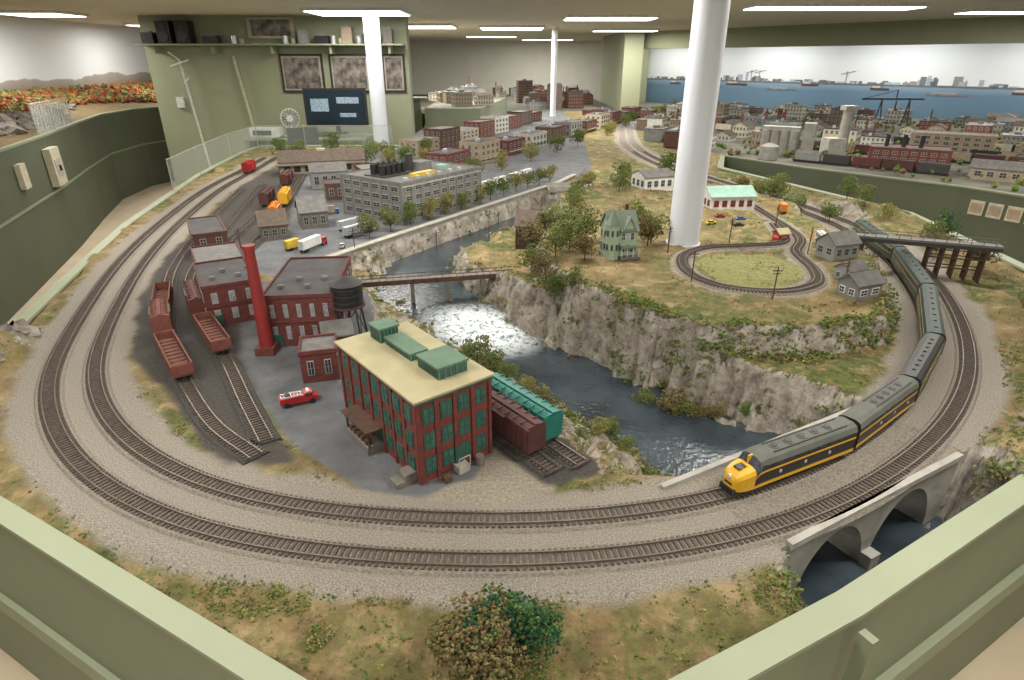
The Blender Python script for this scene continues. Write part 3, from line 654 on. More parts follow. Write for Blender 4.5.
for x,y,a_,kd,c1,c2 in [(-.95,3.75,55,'semi','blue_paint','silver'),(-1.02,3.9,55,'semi','red_paint','silver'),(-.2,5.25,60,'semi','red_paint','white'),(-.08,5.45,60,'semi','blue_paint','white'),(.04,5.65,60,'semi','red_paint','silver'),(.16,5.85,60,'semi','blue_paint','white'),(-.3,5.05,60,'semi','yellow_paint','city_tan'),(1.3,3.75,10,'car','red_paint',0),(1.42,3.72,10,'car','blue_paint',0),(1.2,3.6,20,'car','yellow_paint',0),(1.36,3.58,0,'car','black',0),(1.75,3.9,80,'truck','red_paint','orange_paint'),(-.62,3.62,57,'car','black',0),(-.2,4.28,57,'car','red_paint',0),(.1,4.75,57,'car','white',0),(-1.1,3.1,20,'car','blue_paint',0),(-1.0,3.45,100,'car','silver',0),(-1.3,4.3,20,'truck','blue_paint','city_tan'),(-1.2,4.45,20,'car','red_paint',0)]:
    vehicle({'semi':'semi_trailer_truck','car':'parked_car','truck':'delivery_truck'}[kd],x,y,a_,kd,c1,c2 or 'white')
b=MB(); b.cyl(0,0,-.02,.14,.003,'wood_brown',n=6); b.box(-.02,.02,-.0015,.0015,.122,.126,'wood_brown'); b.box(-.015,.015,-.0015,.0015,.11,.113,'wood_brown')
pole=b.build('utility_pole',(1.08,2.34,.1)); 
for x,y in [(.80,2.55),(1.42,2.44),(1.52,3.0),(.80,3.0),(1.2,3.25),(1.55,3.5),(-.9,3.35),(-.5,3.9),(-.1,4.5),(.25,5.05),(-1.55,3.35)]: inst(pole,(x,y,gz(x,y)),R(random.uniform(0,90)))
# ---------------------------------------------------------------- trees
OCT=np.array([(1,0,0),(-1,0,0),(0,1,0),(0,-1,0),(0,0,1),(0,0,-1)],float); OF=np.array([(0,2,4),(2,1,4),(1,3,4),(3,0,4),(2,0,5),(1,2,5),(3,1,5),(0,3,5)])
def blob_arrays(P,r):
    n=len(P); A=rng.normal(size=(n,3,3)); Q,_=np.linalg.qr(A)
    V=np.einsum('nij,kj->nki',Q,OCT)*r[:,None,None]*rng.uniform(.55,1.25,(n,6,1))+P[:,None,:]
    F=(OF[None]+6*np.arange(n)[:,None,None]).reshape(-1,3); return V.reshape(-1,3),F
def tree_mesh(name,h,wd,mats,n=230,low=.18):
    b=MB(); b.cyl(0,0,-.03,h*.6,h*.028,'bark',r2=h*.01,n=6)
    lobes=[(rng.uniform(-.45,.45)*wd,rng.uniform(-.45,.45)*wd,h*rng.uniform(low+.12,.85),rng.uniform(.3,.5)*wd) for _ in range(8)]
    for lx,ly,lz,lr in lobes: b.tube((0,0,h*.25),(lx,ly,lz),h*.008,'bark',4)
    P=[]
    for i in range(n):
        lx,ly,lz,lr=lobes[i%8]; v=rng.normal(size=3); v/=np.linalg.norm(v); v*=lr*rng.uniform(.5,1)**.5; P.append((lx+v[0],ly+v[1],max(h*low*.5,lz+v[2]*.9)))
    P=np.array(P); V,F=blob_arrays(P,rng.uniform(.03,.065,n)*wd)
    ms=[k for _ in range(n) for k in [mats[0] if rng.random()<.7 else mats[1]]*8]
    b.add(V.tolist(),F.tolist(),ms); return b
TV={}
def tree(kind,x,y,s=1,z=None):
    nm={'g':'green_tree','o':'olive_tree','b':'autumn_brown_tree','d':'pine_green_tree','y':'yellow_tree'}[kind]
    if z is None: z=gz(x,y)
    v=(kind,random.randint(0,2))
    if v not in TV:
        ml={'g':['leaf_green','leaf_olive'],'o':['leaf_olive','leaf_green'],'b':['leaf_brown','leaf_olive'],'d':['leaf_deep','leaf_green'],'y':['leaf_yellow','leaf_olive']}[kind]
        TV[v]=tree_mesh(nm,.15,.095,ml,700).build(nm,(x,y,z),random.uniform(0,6)); TV[v].scale=(s,)*3; return TV[v]
    return inst(TV[v],(x,y,z),random.uniform(0,6),s*random.uniform(.9,1.1))
for i in range(13):
    t_=i/12; tree(random.choice('gyoy'),-.82+1.22*t_-.06,3.62+1.92*t_+.03,1.0)
for k,x,y,s in [('o',.30,3.05,1.3),('b',.36,2.88,1.0),('o',.40,3.2,1.3),('g',.28,3.3,1.2),('b',.72,3.12,1.1),('o',.76,3.22,1.2),('o',.70,3.38,1.3),('o',.22,2.95,1.1),('b',.16,2.75,1.0),('b',.2,3.5,1.1),('b',.12,3.15,1.2),('o',.1,2.95,1.0),('g',.2,2.68,.8),('o',.27,2.58,.7),
  ('o',-.07,2.12,.85),('g',-.02,2.04,.6),('o',.06,2.0,.6),('y',.12,1.95,.5),('g',.33,1.72,.6),('y',.30,1.70,.5),('o',.36,1.58,.45),('g',.22,1.60,.4),('y',.05,1.90,.5),
  ('b',.60,2.0,.8),('o',.66,1.98,.8),('o',.53,2.06,.7),('b',.72,1.95,.6),('o',-.14,2.18,.8),('g',-.18,2.28,.6),('b',.78,1.93,.6),('g',.86,1.9,.4),
  ('d',-.02,.765,1.0),('d',.025,.77,.85),('b',-.075,.735,.95),('b',-.035,.71,.95),('b',-.095,.78,.8),('d',-.01,.81,.8),('b',-.01,.715,.75),('d',.035,.80,.5),('b',-.06,.76,.9),
  ('b',2.08,2.22,.8),('b',2.15,2.30,.9),('o',2.42,3.0,1.0),('b',2.3,3.2,.9),('o',2.38,3.35,1),('d',2.62,3.6,1.1),('g',2.15,4.05,1.0),('o',2.42,4.15,1),('g',2.4,4.35,1),('y',2.45,3.95,.8),('g',1.95,4.5,1.2),('o',1.9,4.7,1.2),('b',1.85,5.0,1.1),('g',1.95,4.15,1.1),('o',1.85,4.3,1.1),
  ('o',.9,4.95,1.2),('g',1.3,5.2,1.3),('o',.8,4.55,1.0),('y',.6,4.75,1.0),('g',.45,4.3,1.0),('o',.4,3.9,1.1),
  ('g',-1.5,6.4,1.5),('y',-1.3,6.5,1.5),('g',-1.1,6.4,1.4),('y',-1.7,6.5,1.4),('g',-1.9,6.6,1.5),('o',-2.3,6.7,1.5),('g',-2.55,6.9,1.4),('y',-.9,6.6,1.4),('g',-1.35,6.9,1.5),('g',-1.0,7.1,1.5),('y',-1.6,7.2,1.5),('g',-2.1,7.3,1.5)]:
    tree(k,x,y,s)
for i in range(14): tree(random.choice('gyo'),-.35+.28*i+random.uniform(-.1,.1),5.55+.62*i,1.35)
n=48000; sy_=np.where(rng.random(n)<.45,rng.uniform(.72,5.2,n),rng.uniform(.72,2.4,n)); su=rng.uniform(.01,.99,n); sx_=xl(sy_)*(1-su)+xr(sy_)*su
zz,I=height(sx_,sy_,True); _,_,dt,dr,lv,sp,pv,yd,pad=I
dD=np.minimum(dpoly(sx_,sy_,D1)[0],dpoly(sx_,sy_,D2)[0]); dL=dpoly(sx_,sy_,LOOP)[0]; dY=np.minimum(dpoly(sx_,sy_,YB)[0],dpoly(sx_,sy_,YC)[0])
gr=vn(sx_,sy_,4)+vn(sx_,sy_,11)*.8
pr=.06+.55*(gr>.20)
pr=np.where((np.abs(sp)<.05)&(sy_<3.6),1,pr); pr=np.where((dr>.03)&(dr<.13)&(sy_<4.6),.9,pr); pr=np.where((sp<-.04)&(sp>-.25)&(dr>0.03)&(sy_<2.9)&(sx_>0),.12,pr)
pr=np.where((sx_<.1)&(sx_>-.7)&(sy_>1.75)&(sy_<3.3)&(dr>.0),np.maximum(pr,.4),pr)
ok=(rng.random(n)<pr)&(dt>.10)&(pv<-.01)&(yd<-.0)&(pad<-.02)&(dD>.06)&(dL>.055)&(zz>lv-.012)&(dY>.05)
pn=((sx_-BO[0])*BN[0]+(sy_-BO[1])*BN[1]); inb=((sx_-BO[0])*BD[0]+(sy_-BO[1])*BD[1]); ok&=~((pn>-.05)&(pn<.33)&(inb>-.1)&(inb<.8))
for fx_,fy_,fr in FOOT+[(.55,2.97,.1),(.93,3.2,.09)]: ok&=np.hypot(sx_-fx_,sy_-fy_)>fr*.85
S=np.stack([sx_,sy_,zz],1)[ok]; big=((np.abs(sp)<.05)|((dr<.13)))[ok]
groups={k:([],[]) for k in ('leaf_green','leaf_olive','leaf_brown','leaf_yellow')}
for p,bg in zip(S,big):
    m=str(rng.choice(list(groups),p=[.36,.36,.13,.15])); r=(.012 if bg else .006)*rng.uniform(.5,1.6)*(1 if p[1]<3.6 else 1.3); k=6 if bg else 4
    for _ in range(k):
        groups[m][0].append(p+np.array([rng.normal()*r*.9,rng.normal()*r*.9,abs(rng.normal())*r*.5])); groups[m][1].append(r*rng.uniform(.3,.55))
b=MB()
for m,(P,r) in groups.items():
    V,F=blob_arrays(np.array(P),np.array(r)); o=len(b.v); b.v.extend(map(tuple,V.tolist())); b.f.extend([tuple(q) for q in (F+o).tolist()]); b.m.extend([b.mi(m)]*len(F))
b.build('ground_shrubs')
def rocks(name,lst):
    b=MB()
    for x,y,z,r in lst:
        V=[];F=[]; nu,nv=12,8
        for j in range(nv+1):
            for i in range(nu):
                th=math.pi*j/nv; ph=2*math.pi*i/nu; q=1+.35*(math.sin(3*ph+x*9)*math.sin(2*th+y*5))+.22*math.sin(7*ph+5*th+x*20)
                V.append((x+r*q*math.sin(th)*math.cos(ph),y+r*q*math.sin(th)*math.sin(ph),z+r*.7*q*math.cos(th)))
        for j in range(nv):
            for i in range(nu): F.append((j*nu+i,(j+1)*nu+i,(j+1)*nu+(i+1)%nu,j*nu+(i+1)%nu))
        b.add(V,F,'rock')
    return b.build(name)
rocks('rock_outcrop',[(-1.93,2.06,.03,.07),(-1.88,1.97,.0,.05),(-1.94,2.16,.02,.06)])
rocks('rock_outcrop',[(1.5,1.47,.0,.05),(1.62,1.56,.01,.05),(1.75,1.66,.02,.06),(1.4,1.4,-.01,.04),(1.9,1.78,.01,.05)])
# ---------------------------------------------------------------- room
b=MB(); b.box(-9,13,-2,23,FLOOR-.05,FLOOR,'floor_beige'); b.build('floor')
b=MB(); b.box(-9,13,-2,23,CEIL,CEIL+.05,'ceiling_cream'); b.build('ceiling')
def wallmat(name,stops,nscale=3,namp=.1):
    global N,Lk,tc
    m=bpy.data.materials.new(name); m.use_nodes=True; nt=m.node_tree; N=nt.nodes; Lk=nt.links; bs=N['Principled BSDF']; bs.inputs['Roughness'].default_value=.9
    tc=N.new('ShaderNodeTexCoord'); s=N.new('ShaderNodeSeparateXYZ'); Lk.new(tc.outputs['Object'],s.inputs[0])
    a=N.new('ShaderNodeMath'); a.operation='MULTIPLY_ADD'; Lk.new(noise(nscale,8,.6),a.inputs[0]); a.inputs[1].default_value=namp; Lk.new(s.outputs[2],a.inputs[2])
    f=N.new('ShaderNodeMath'); f.operation='DIVIDE'; Lk.new(a.outputs[0],f.inputs[0]); f.inputs[1].default_value=1.6
    Lk.new(ramp(f.outputs[0],stops),bs.inputs['Base Color']); return m
M['harbor_backdrop']=wallmat('harbor_backdrop',[(0,(.10,.18,.25)),(.28,(.11,.19,.28)),(.345,(.20,.29,.38)),(.355,(.18,.20,.22)),(.37,(.30,.34,.38)),(.38,(.66,.69,.73)),(.6,(.68,.72,.77)),(.85,(.62,.67,.74))],2.5,.05)
M['mountain_backdrop']=wallmat('mountain_backdrop',[(0,(.14,.08,.04)),(.36,(.26,.11,.04)),(.42,(.24,.17,.10)),(.50,(.30,.26,.22)),(.56,(.36,.33,.30)),(.57,(.70,.73,.76)),(.9,(.76,.80,.84))],1.1,.30)
b=MB(); b.box(-7.1,-7,0,14,FLOOR,CEIL,'mountain_backdrop'); b.build('wall_left')
b=MB(); b.box(-7,-5.1,13,13.1,FLOOR,CEIL,'mountain_backdrop'); b.build('wall_left_back')
b=MB(); b.box(-5.1,-1.45,9.3,9.5,FLOOR,CEIL,'sage_wall'); b.build('wall_back_left')
b=MB(); b.box(-6,4,21,21.1,FLOOR,CEIL,'white_wall'); b.build('wall_far')
b=MB(); b.box(-4.2,-4.1,9.5,21,FLOOR,CEIL,'white_wall'); b.build('wall_mid_left')
def diag(p,q,z0,z1,th,m,name):
    d_=np.array(q)-np.array(p); L=np.linalg.norm(d_); b=MB(); b.box(0,L,0,th,z0,z1,m); return b.build(name,(p[0],p[1],0),math.atan2(d_[1],d_[0]))
diag((3.5,17.2),(9.8,9.6),FLOOR,CEIL,.1,'harbor_backdrop','wall_right_backdrop')
diag((9.8,9.6),(9.8,3.0),FLOOR,CEIL,.1,'harbor_backdrop','wall_right')
diag((2.76,17.0),(3.5,17.0),FLOOR,CEIL,.15,'sage_wall','wall_backdrop_return')
b=MB(); b.box(2.35,2.75,14.0,17.3,FLOOR,CEIL,'sage_wall'); b.build('wall_pier')
diag((2.5,14.6),(9.4,6.6),1.22,CEIL,.35,'sage_wall','soffit_beam')
b=MB(); rr_=random.Random(3)
def pr_(x0,x1,z0,z1,m,e): b.box(x0,x1,-e,-.001,z0,z1,m)
pr_(0,9.8,.545,.575,'paint_shore',.004)
for k in range(150):
    x=rr_.uniform(.05,9.7); w_=rr_.uniform(.03,.16); h_=rr_.uniform(.01,.06)+(.12*rr_.random() if 1.2<x<3.2 or 6<x<7.5 else 0); pr_(x,x+w_,.57,.575+h_,rr_.choice(['paint_sky_blue','paint_shore','paint_sky_blue','city_gray','paint_shore']),.005+.0004*(k%9))
for x in (.8,2.4,4.2,5.6,7.9):
    z=rr_.uniform(.44,.52); l=rr_.uniform(.3,.55); b.extr([(-.012,z),(-.002,z),(-.002,z+.035),(-.012,z+.035)],x,x+l,'paint_hull'); pr_(x+.03,x+l*.5,z+.035,z+.07,'city_white',.012); pr_(x+l*.6,x+l*.62,z+.035,z+.12,'paint_shore',.012); pr_(x+l*.3,x+l*.33,z+.07,z+.10,'city_red',.0125)
for x in (1.6,3.4,6.6,8.5): pr_(x,x+.7,.40,.43,'paint_shore',.006); pr_(x+.1,x+.5,.43,.47,'city_gray',.006)
for x in (3.0,3.2,5.1): b.tube((x,-.01,.57),(x,-.01,.80),.006,'paint_shore',4); b.tube((x-.12,-.01,.74),(x+.15,-.01,.80),.005,'paint_shore',4)
b.build('painted_harbor_scene',(3.5,17.2,0),math.atan2(-7.6,6.3))
for nm,x,y,r,z0 in (('structural_column',.93,3.2,.082,.09),('structural_column',-1.78,8.6,.10,FLOOR),('structural_column',.80,12.6,.055,0)):
    b=MB(); b.cyl(0,0,z0-.02,CEIL,r,'white_paint',n=40); b.cyl(0,0,z0-.02,z0+.012,r*1.12,'white_paint',n=40); b.build(nm,(x,y,0),smooth=False)
fx_list=[(-1.85,8.3,1.1,.8),(-1.5,11.7,1.0,.8),(0,12.3,1.1,.9),(1.34,9.4,1.2,.6),(3.5,7.5,1.8,.4),(-5.9,8.6,.7,.6),(-1.3,1.0,1.2,.3),(1.3,1.0,1.2,.3),(0,-.9,1.2,.3),(-1.9,3.6,1.2,.3),(0,3.4,1.2,.3),(2.0,3.6,1.2,.3),(-1.5,5.9,1.2,.3),(1.1,6.0,1.2,.3),(4.2,4.6,1.2,.3),(6.0,8.2,1.2,.3),(-3.8,6.1,1.2,.3),(2.2,13.2,1.2,.4),(-.5,16.5,1.2,.4),(-2.8,14,1.2,.4),(1.0,19,1.4,.4),(-5.6,4.5,.8,.4),(-5.9,11.2,.7,.4)]  # closing entries are added lamps that brighten the far hall and left wall
def lamp(x,y,w,d,e,rot=0):
    l=bpy.data.lights.new('fluorescent_lamp','AREA'); l.shape='RECTANGLE'; l.size=w; l.size_y=d; l.energy=e; l.color=(1,.955,.875)
    lo=bpy.data.objects.new('fluorescent_lamp',l); lo.location=(x,y,CEIL-.05); lo.rotation_euler=(0,0,rot); bpy.context.scene.collection.objects.link(lo)
def fixture(x,y,w,d,rot=0):
    b=MB(); b.box(-w/2-.03,w/2+.03,-d/2-.03,d/2+.03,-.035,0,'fixture_white'); b.box(-w/2,w/2,-d/2,d/2,-.045,-.035,'light_diffuser')
    b.build('fluorescent_light',(x,y,CEIL),rot)
for i,(x,y,w,d) in enumerate(fx_list):
    fixture(x,y,w,d); lamp(x,y,w,d,(30 if x<-5 else 33) if y<7 else (34 if x<-5 else (38 if y<9 else 62)))
wr=math.atan2(-7.6,6.3)
for t_ in (.12,.37,.62,.87):
    x=3.5+6.3*t_-.62; y=17.2-7.6*t_-.52; fixture(x,y,1.6,.25,wr); lamp(x,y,1.6,.25,30,wr)  # added strip lamps, hidden behind the soffit to brighten the harbor backdrop
for x,w in ((-2.95,.60),(-2.28,.56),(-1.66,.32)):
    b=MB(); b.box(-w/2,w/2,-.025,0,-.25,.25,'frame_black'); b.box(-w/2+.03,w/2-.03,-.028,-.024,-.22,.22,'stone_trim'); b.box(-w/2+.05,w/2-.05,-.03,-.027,-.20,.20,'photo_print'); b.build('framed_photograph',(x,9.3,.83))
b=MB(); b.box(-.42,.42,-.05,0,-.24,.24,'black'); b.box(-.395,.395,-.053,-.05,-.215,.215,'screen_blue'); b.box(-.12,.12,-.08,.06,-.34,-.32,'black'); b.box(-.03,.03,-.03,0,-.33,-.2,'black')
for k,(x0,z0,w_,h_) in enumerate(((-.33,-.05,.24,.16),(.02,.05,.3,.08),(.05,-.12,.22,.05))): b.box(x0,x0+w_,-.055,-.053,z0,z0+h_,'screen_text')
b.build('television_screen',(-2.38,8.75,.42))
b=MB(); b.box(-.85,.85,-.3,.3,-.03,0,'sage_ledge'); 
for sx in (-1,1): b.box(sx*.8-.03,sx*.8+.03,-.28,.28,FLOOR-.03,-.03,'sage_fascia')
b.box(.0,.35,-.2,.1,0,.04,'black'); b.box(-.35,-.1,-.25,-.1,0,.015,'dark_metal')
b.build('control_desk',(-2.85,8.95,.03))
b=MB(); b.cyl(0,0,0,.02,.10,'white',n=16); b.cyl(0,0,.02,.15,.015,'white'); b.T=Matrix.Translation((0,0,.24))@Matrix.Rotation(R(90),4,'X'); b.cyl(0,0,-.02,.03,.04,'white')
for k in range(5):
    a_=k*2*math.pi/5; b.add([(0,0,.0),(.11*math.cos(a_),.11*math.sin(a_),.01),(.11*math.cos(a_+.8),.11*math.sin(a_+.8),-.01)],[(0,1,2)],'glass_light')
for k in range(16):
    a_=k*math.pi/8; b.tube((.02*math.cos(a_),.02*math.sin(a_),.03),(.13*math.cos(a_),.13*math.sin(a_),.0),.003,'white',4); a2=a_+math.pi/8; b.tube((.13*math.cos(a_),.13*math.sin(a_),0),(.13*math.cos(a2),.13*math.sin(a2),0),.006,'white',5)
b.build('desk_fan',(-3.05,8.8,.03))
b=MB(); b.box(-.2,.2,-.1,.1,0,.12,'white'); b.box(-.15,.1,-.12,-.1,.03,.09,'glass_dark'); b.build('desk_printer',(-3.42,8.85,.03))
b=MB(); b.box(-.2,.2,-.2,.2,-.2,-.14,'black'); b.box(-.19,.19,.17,.23,-.1,.22,'black'); b.cyl(0,0,FLOOR+.04,-.2,.025,'dark_metal')
for k in range(5): b.tube((0,0,FLOOR+.04),(.25*math.cos(k*1.257),.25*math.sin(k*1.257),FLOOR+.02),.015,'dark_metal')
b.build('office_chair',(-2.75,8.3,0),R(200))
b=MB(); b.box(-3.6,0,-.28,0,-.02,0,'sage_ledge'); 
for k in range(5): b.box(-3.4+k*.8,-3.37+k*.8,-.22,0,-.12,-.02,'sage_wall')
b.build('wall_shelf',(-1.48,9.3,1.20))
for x in (-3.2,-2.95):
    b=MB(); b.box(-.09,.09,-.09,.09,0,.28,'black')
    for z,r in ((.09,.065),(.21,.035)): b.tube((0,-.088,z),(0,-.098,z),r,'dark_metal',14)
    b.build('loudspeaker',(-1.48+x,9.16,1.20))
b=MB()
for x,h,w_,c_ in ((-3.45,.14,.16,'black'),(-2.6,.10,.2,'dark_metal'),(-1.35,.16,.12,'city_gray'),(-1.1,.10,.18,'black'),(-.75,.2,.14,'city_tan'),(-.45,.12,.2,'dark_metal'),(-.2,.18,.12,'wood_gray')): b.cb(x,-.14,0,w_,.12,h,c_); b.cb(x,-.14,h,w_*.6,.06,.02,'city_gray')
for x in (-2.3,-1.6,-.95,-.6): b.cyl(x,-.14,0,.10,.035,'silver'); b.cyl(x+.1,-.14,0,.07,.03,'cream')
b.build('shelf_odds_and_ends',(-1.48,9.3,1.20))
b=MB(); b.box(-.32,.32,-.03,0,-.13,.13,'cream'); b.box(-.27,.27,-.034,-.03,-.10,.10,'photo_print'); b.build('wall_poster',(-3.3,9.3,1.40))
b=MB(); b.tube((-4.45,9.2,FLOOR),(-4.6,9.2,1.0),.015,'white'); b.tube((-4.75,9.2,.92),(-4.45,9.15,1.0),.012,'white'); b.tube((-4.6,9.2,.7),(-4.48,9.12,.78),.012,'white'); b.tube((-4.6,9.2,1.0),(-4.7,9.12,1.1),.012,'white'); b.build('coat_rack')
b=MB(); b.box(-.05,.05,-.04,0,-.07,.07,'white'); b.build('wall_switch_box',(-4.75,9.3,.45))
b=MB(); b.tube((0,0,0),(-.12,0,.95),.02,'cream'); b.build('wall_conduit',(-3.75,9.25,.1))
gm=bpy.data.materials.new('plexiglass'); gm.use_nodes=True; q=gm.node_tree.nodes['Principled BSDF']; q.inputs['Base Color'].default_value=(.6,.68,.65,1); q.inputs['Alpha'].default_value=.22; q.inputs['Roughness'].default_value=.15; M['plexi']=gm
b=MB(); P=[(-2.83,5.1),(-2.98,5.9),(-3.15,7.0),(-3.19,7.9),(-2.6,7.93),(-1.5,7.93)]
for p,q_ in zip(P[:-1],P[1:]):
    b.add([(*p,.0),(*q_,.0),(*q_,.26),(*p,.26)],[(0,1,2,3)],'plexi'); b.tube((*p,.26),(*q_,.26),.004,'stone_trim'); b.tube((*p,0),(*p,.27),.005,'stone_trim')
b.tube((-1.5,7.93,0),(-1.5,7.93,.27),.005,'stone_trim'); b.build('plexiglass_guard')
LB=[(-3.1,2.2),(-3.3,3.0),(-3.68,3.9),(-4.05,4.9),(-4.5,6.1),(-5.0,7.3),(-5.42,8.4),(-5.55,9.4),(-5.2,10.6)]
wp('fascia_left_bench',LB,FLOOR,.34,sgn=-1,m='sage_dark',capw=.035,caph=.02,cm='sage_fascia',parts=[(.03,.04,-.15,-.13,'sage_fascia')])
b=MB(); b.prism([(-6.99,2.2)]+LB+[(-5.22,12.99),(-6.99,12.99)],.26,.345,'leaf_brown'); b.build('left_scenery_bench')
lr=[]
for k in range(34):
    y=rng.uniform(3.2,9.0); xe=np.interp(y,[p[1] for p in LB],[p[0] for p in LB]); lr.append((xe-rng.uniform(.2,.9),y,.36,rng.uniform(.08,.17)))
rocks('gray_rock_hills',lr)
P=[]
for k in range(3200):
    y=rng.uniform(4,13); xe=np.interp(y,[p[1] for p in LB],[p[0] for p in LB]); x=rng.uniform(-6.93,min(-5.3,xe-.6)); P.append((x,y,.38+ .2*max(0,(-5.8-x)/1.2)+rng.uniform(0,.05)))
b=MB()
for m,lo,hi in (('leaf_orange',0,900),('leaf_red',900,1500),('leaf_yellow',1500,2100),('leaf_olive',2100,3200)):
    V,F=blob_arrays(np.array(P[lo:hi]),rng.uniform(.03,.06,hi-lo)); b.add(V.tolist(),F.tolist(),m)
b.build('autumn_forest')
b=MB(); b.add([(-5.7,3,.345),(-5.7,12.9,.345),(-6.98,3,.58),(-6.98,12.9,.58)],[(2,0,1,3)],'leaf_brown'); b.build('left_hillside')
na=R(110.6); ox,oy=.936*.032,.351*.032
b=MB(); b.box(-.14,.14,-.06,0,-.17,.17,'cream'); b.box(-.09,.09,-.065,-.06,-.09,.07,'stone_trim'); b.cb(.0,-.07,-.04,.03,.02,.05,'black'); b.build('wall_control_box',(-4.42+ox,5.9+oy,.08),na)
b=MB(); b.box(-.07,.07,-.04,0,-.10,.10,'cream'); b.build('wall_phone_box',(-4.13+ox,5.12+oy,.12),na)
b=MB(); b.box(-1.2,.0,-.008,.008,0,.26,'plexi'); b.tube((-1.2,0,.26),(0,0,.26),.007,'stone_trim')
for k in range(5): b.tube((-.3*k,0,0),(-.3*k,0,.26),.006,'stone_trim')
for k in range(12): b.tube((-.1*k,-.01,.02),(-.1*k-.08,-.01,.24),.003,'stone_trim',4)
b.build('bench_guard_panel',(-4.45,5.95,.37),na+math.pi)
RB=[(2.40,7.2),(3.0,6.3),(3.9,5.3),(4.4,4.4),(4.6,3.2)]
wp('fascia_right_bench',RB,FLOOR,.0,sgn=-1,m='sage_dark',capw=.035,caph=.015,cm='sage_fascia')
b=MB(); b.prism([RB[4],(9.8,3.2),(9.8,9.6),(3.5,17.1),(2.76,17.0),(2.76,14),(2.42,7.3)]+RB[:4],-.08,-.004,'sage_dark','city_ground'); b.build('right_scenery_bench')
b=MB(); b.prism([(-1.4,14),(2.34,14),(2.34,20.9),(-4,20.9),(-4,15.5)],-.08,.0,'sage_dark','city_ground'); b.build('far_scenery_bench')
b=MB(); b.prism([(-1.40,10.3),(-.5,10.3),(-.1,13.5),(-1.4,13.9)],0,.30,'sage_fascia','city_ground'); b.box(-3.9,-1.5,10.6,10.66,FLOOR,.42,'sage_fascia'); b.box(-3.9,-1.4,10.55,10.75,.42,.45,'sage_ledge'); b.build('raised_scenery_bench')
b=MB()
for i in range(4):
    for j in range(2): b.cyl(i*.1,j*.1,0,.27,.05,'concrete',n=18)
b.box(-.05,.35,-.02,.12,.27,.31,'concrete'); b.cb(.45,.05,0,.12,.16,.36,'concrete'); b.build('grain_elevator',(2.95,7.35,0),R(-30))
b=MB(); b.cyl(0,0,0,.14,.10,'concrete',n=24); b.cyl(0,0,.14,.17,.10,'concrete',r2=.02,n=24); b.build('storage_tank',(2.85,6.95,0))
b=MB(); b.cyl(0,0,0,.50,.06,'concrete',r2=.055,n=20); b.box(-.07,.07,-.07,.07,.48,.53,'concrete'); b.box(-.2,.0,-.1,.1,0,.18,'city_white'); b.build('coaling_tower',(3.85,7.35,0))
bld('right_brick_factory',3.62,6.35,-30,.7,.35,.20,'city_red','roof_gray',8,4,3,z=0,extra=lambda b,w,d,h:[b.cyl(w*.2+k*.15,d*.5,h,h+.12,.02,'black') for k in range(3)])
bld('right_long_shed',4.25,5.75,-40,.8,.25,.10,'city_tan','roof_gray',8,3,1,z=0,gab=.06)
bld('right_long_shed',5.0,6.2,-40,.9,.3,.12,'brick_brown','roof_black',8,3,2,z=0)
bld('right_warehouse',4.6,7.3,-35,.8,.35,.24,'city_tan','roof_gray',8,4,4,z=0)
def block(name,x0,x1,y0,y1,n,hm,hx,z=0,inside=None,ang=-40,sp_=.42,ms=1.0,light=False):
    b=MB(); k=0; tries=0; used=[]
    while k<n and tries<n*40:
        tries+=1; x=random.uniform(x0,x1);y=random.uniform(y0,y1)
        if inside and not inside(x,y): continue
        if any(math.hypot(x-u,y-v)<sp_ for u,v in used): continue
        used.append((x,y)); w=random.uniform(.22,.45)*ms;d=random.uniform(.16,.3)*ms;h=random.uniform(hm,hx)*(1.6 if random.random()<.1 else 1)
        b.T=Matrix.Translation((x,y,z))@Matrix.Rotation(R(ang+random.choice([0,0,90])),4,'Z')
        pal=['city_tan','city_gray','city_white','cream','city_brown','city_tan','city_gray','city_red','concrete'] if light else ['city_tan','city_red','city_gray','city_brown','city_white','brick_brown','city_red','cream','brick_dark','city_brown','city_tan','city_gray']
        wl=random.choice(pal); b.box(0,w,0,d,0,h,wl); fl=max(1,int(h/.06))
        for sd in 'FLR': windows(b,sd,w,d,.01,h,6 if sd=='F' else 4,fl,'stone_trim','glass_dark',.5,.55)
        if random.random()<.3: b.gable(0,w,0,d,h,.05,random.choice(['roof_gray','roof_brown']),gm=wl)
        else:
            b.box(-.005,w+.005,-.005,d+.005,h,h+.01,random.choice(['roof_gray','roof_black','city_gray'])); b.cb(w/2,d/2,h+.01,.08,.06,.03,'roof_gray'); b.cb(w*.25,d*.3,h+.01,.03,.03,.03,'silver')
        k+=1
        if random.random()<.15: b.cyl(w*.3,d*.6,h,h+.16,.014,'city_red')
        if random.random()<.12: b.cyl(w+.08,d*.5,0,h*.7,.07,'city_gray')
    return b.build(name)
def insR(x,y): return (y-17.1)<-(x-3.5)*1.206-.9 and (y-6.3)>-(x-3.0)*1.05+.6 
block('harbor_city_blocks',2.9,9,5.0,14.8,105,.05,.18,inside=lambda x,y:insR(x,y) and not (2.7<x<5.6 and y<7.9),sp_=.42,light=True)
block('downtown_model_buildings',-1.2,2.1,14.2,20,34,.12,.36,ang=20,sp_=.36)
block('raised_model_town',-1.35,-.5,10.5,13.2,9,.08,.2,z=.3,ang=20,sp_=.34)
block('industrial_model_district',1.75,2.6,7.4,13.5,12,.08,.22,inside=lambda x,y:abs(x-np.interp(y,outer[:,1][-120:],outer[:,0][-120:]))>.4 and x<2.4,ang=60,sp_=.34)
b=MB()
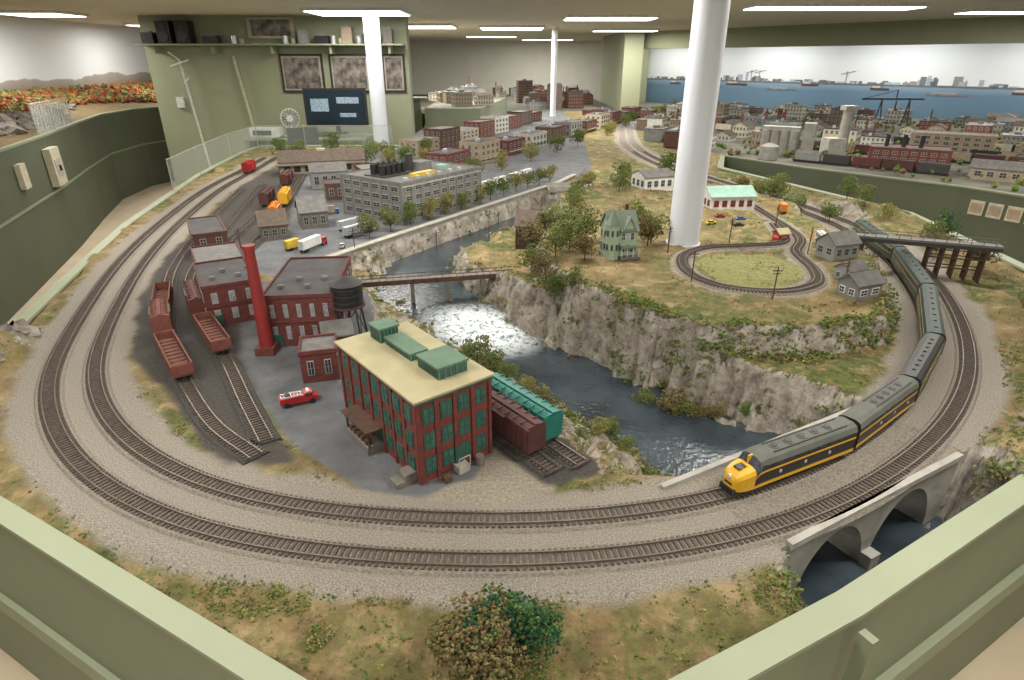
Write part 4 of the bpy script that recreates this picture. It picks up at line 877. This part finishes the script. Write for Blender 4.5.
for j,(x0,y0,a_,n_) in enumerate([(3.2,6.75,-42,5),(3.5,7.9,-42,14),(4.2,8.9,-42,16),(5.2,6.9,-42,10),(3.3,9.9,-45,18)]):
    for k in range(n_):
        b.T=Matrix.Translation((x0+math.cos(R(a_))*k*.29,y0+math.sin(R(a_))*k*.29,0))@Matrix.Rotation(R(a_),4,'Z'); c_=random.choice(['car_brown','black','city_gray','car_darkbrown','dark_metal','cream','city_tan'])
        b.box(-.13,.13,-.032,.032,.02,.1,c_); b.box(-.14,.14,-.03,.03,0,.02,'black'); b.box(-.13,.13,-.008,.008,.1,.106,'roof_gray')
b.build('harbor_freight_cars')
P=[];
for k in range(1700):
    x=random.uniform(2.5,9);y=random.uniform(4.8,14)
    if (y-6.3)>-(x-3.0)*1.05+.1 and (y-17.1)<-(x-3.5)*1.206-.6: P.append((x,y,.02+random.uniform(0,.03)))
b=MB(); V,F=blob_arrays(np.array(P),rng.uniform(.02,.05,len(P))); b.add(V.tolist(),F.tolist(),[('leaf_green','leaf_olive','leaf_brown')[(i//8)%3] for i in range(len(F))]); b.build('harbor_shrubbery')
b=MB()
for sx in (-.2,.2):
    b.tube((sx-.05,-.1,0),(sx,0,.4),.012,'dark_metal'); b.tube((sx+.05,-.1,0),(sx,0,.4),.012,'dark_metal')
b.tube((-.5,0,.4),(.4,0,.42),.015,'dark_metal'); b.tube((0,0,.55),(-.5,0,.4),.006,'dark_metal'); b.tube((0,0,.4),(0,0,.55),.01,'dark_metal'); b.build('gantry_crane',(6.4,10.8,0),R(-30))
b=MB()
for k in range(4): b.box(k*.14,k*.14+.11,-.01,0,-.22,-.10,'cream'); b.box(k*.14+.01,k*.14+.1,-.012,-.01,-.20,-.12,'city_tan')
b.build('fascia_card_holders',(3.93,5.18,.02),R(-61))
w=bpy.data.worlds.new('room_ambient'); bpy.context.scene.world=w; w.use_nodes=True; w.node_tree.nodes['Background'].inputs[0].default_value=(.97,.95,.9,1); w.node_tree.nodes['Background'].inputs[1].default_value=.42
cam=bpy.data.cameras.new('camera'); cam.sensor_width=36; cam.lens=21.2; cam.clip_start=.02
co=bpy.data.objects.new('camera',cam); co.location=(0,0,1); co.rotation_euler=(R(90-24.9),0,0); bpy.context.scene.collection.objects.link(co); bpy.context.scene.camera=co
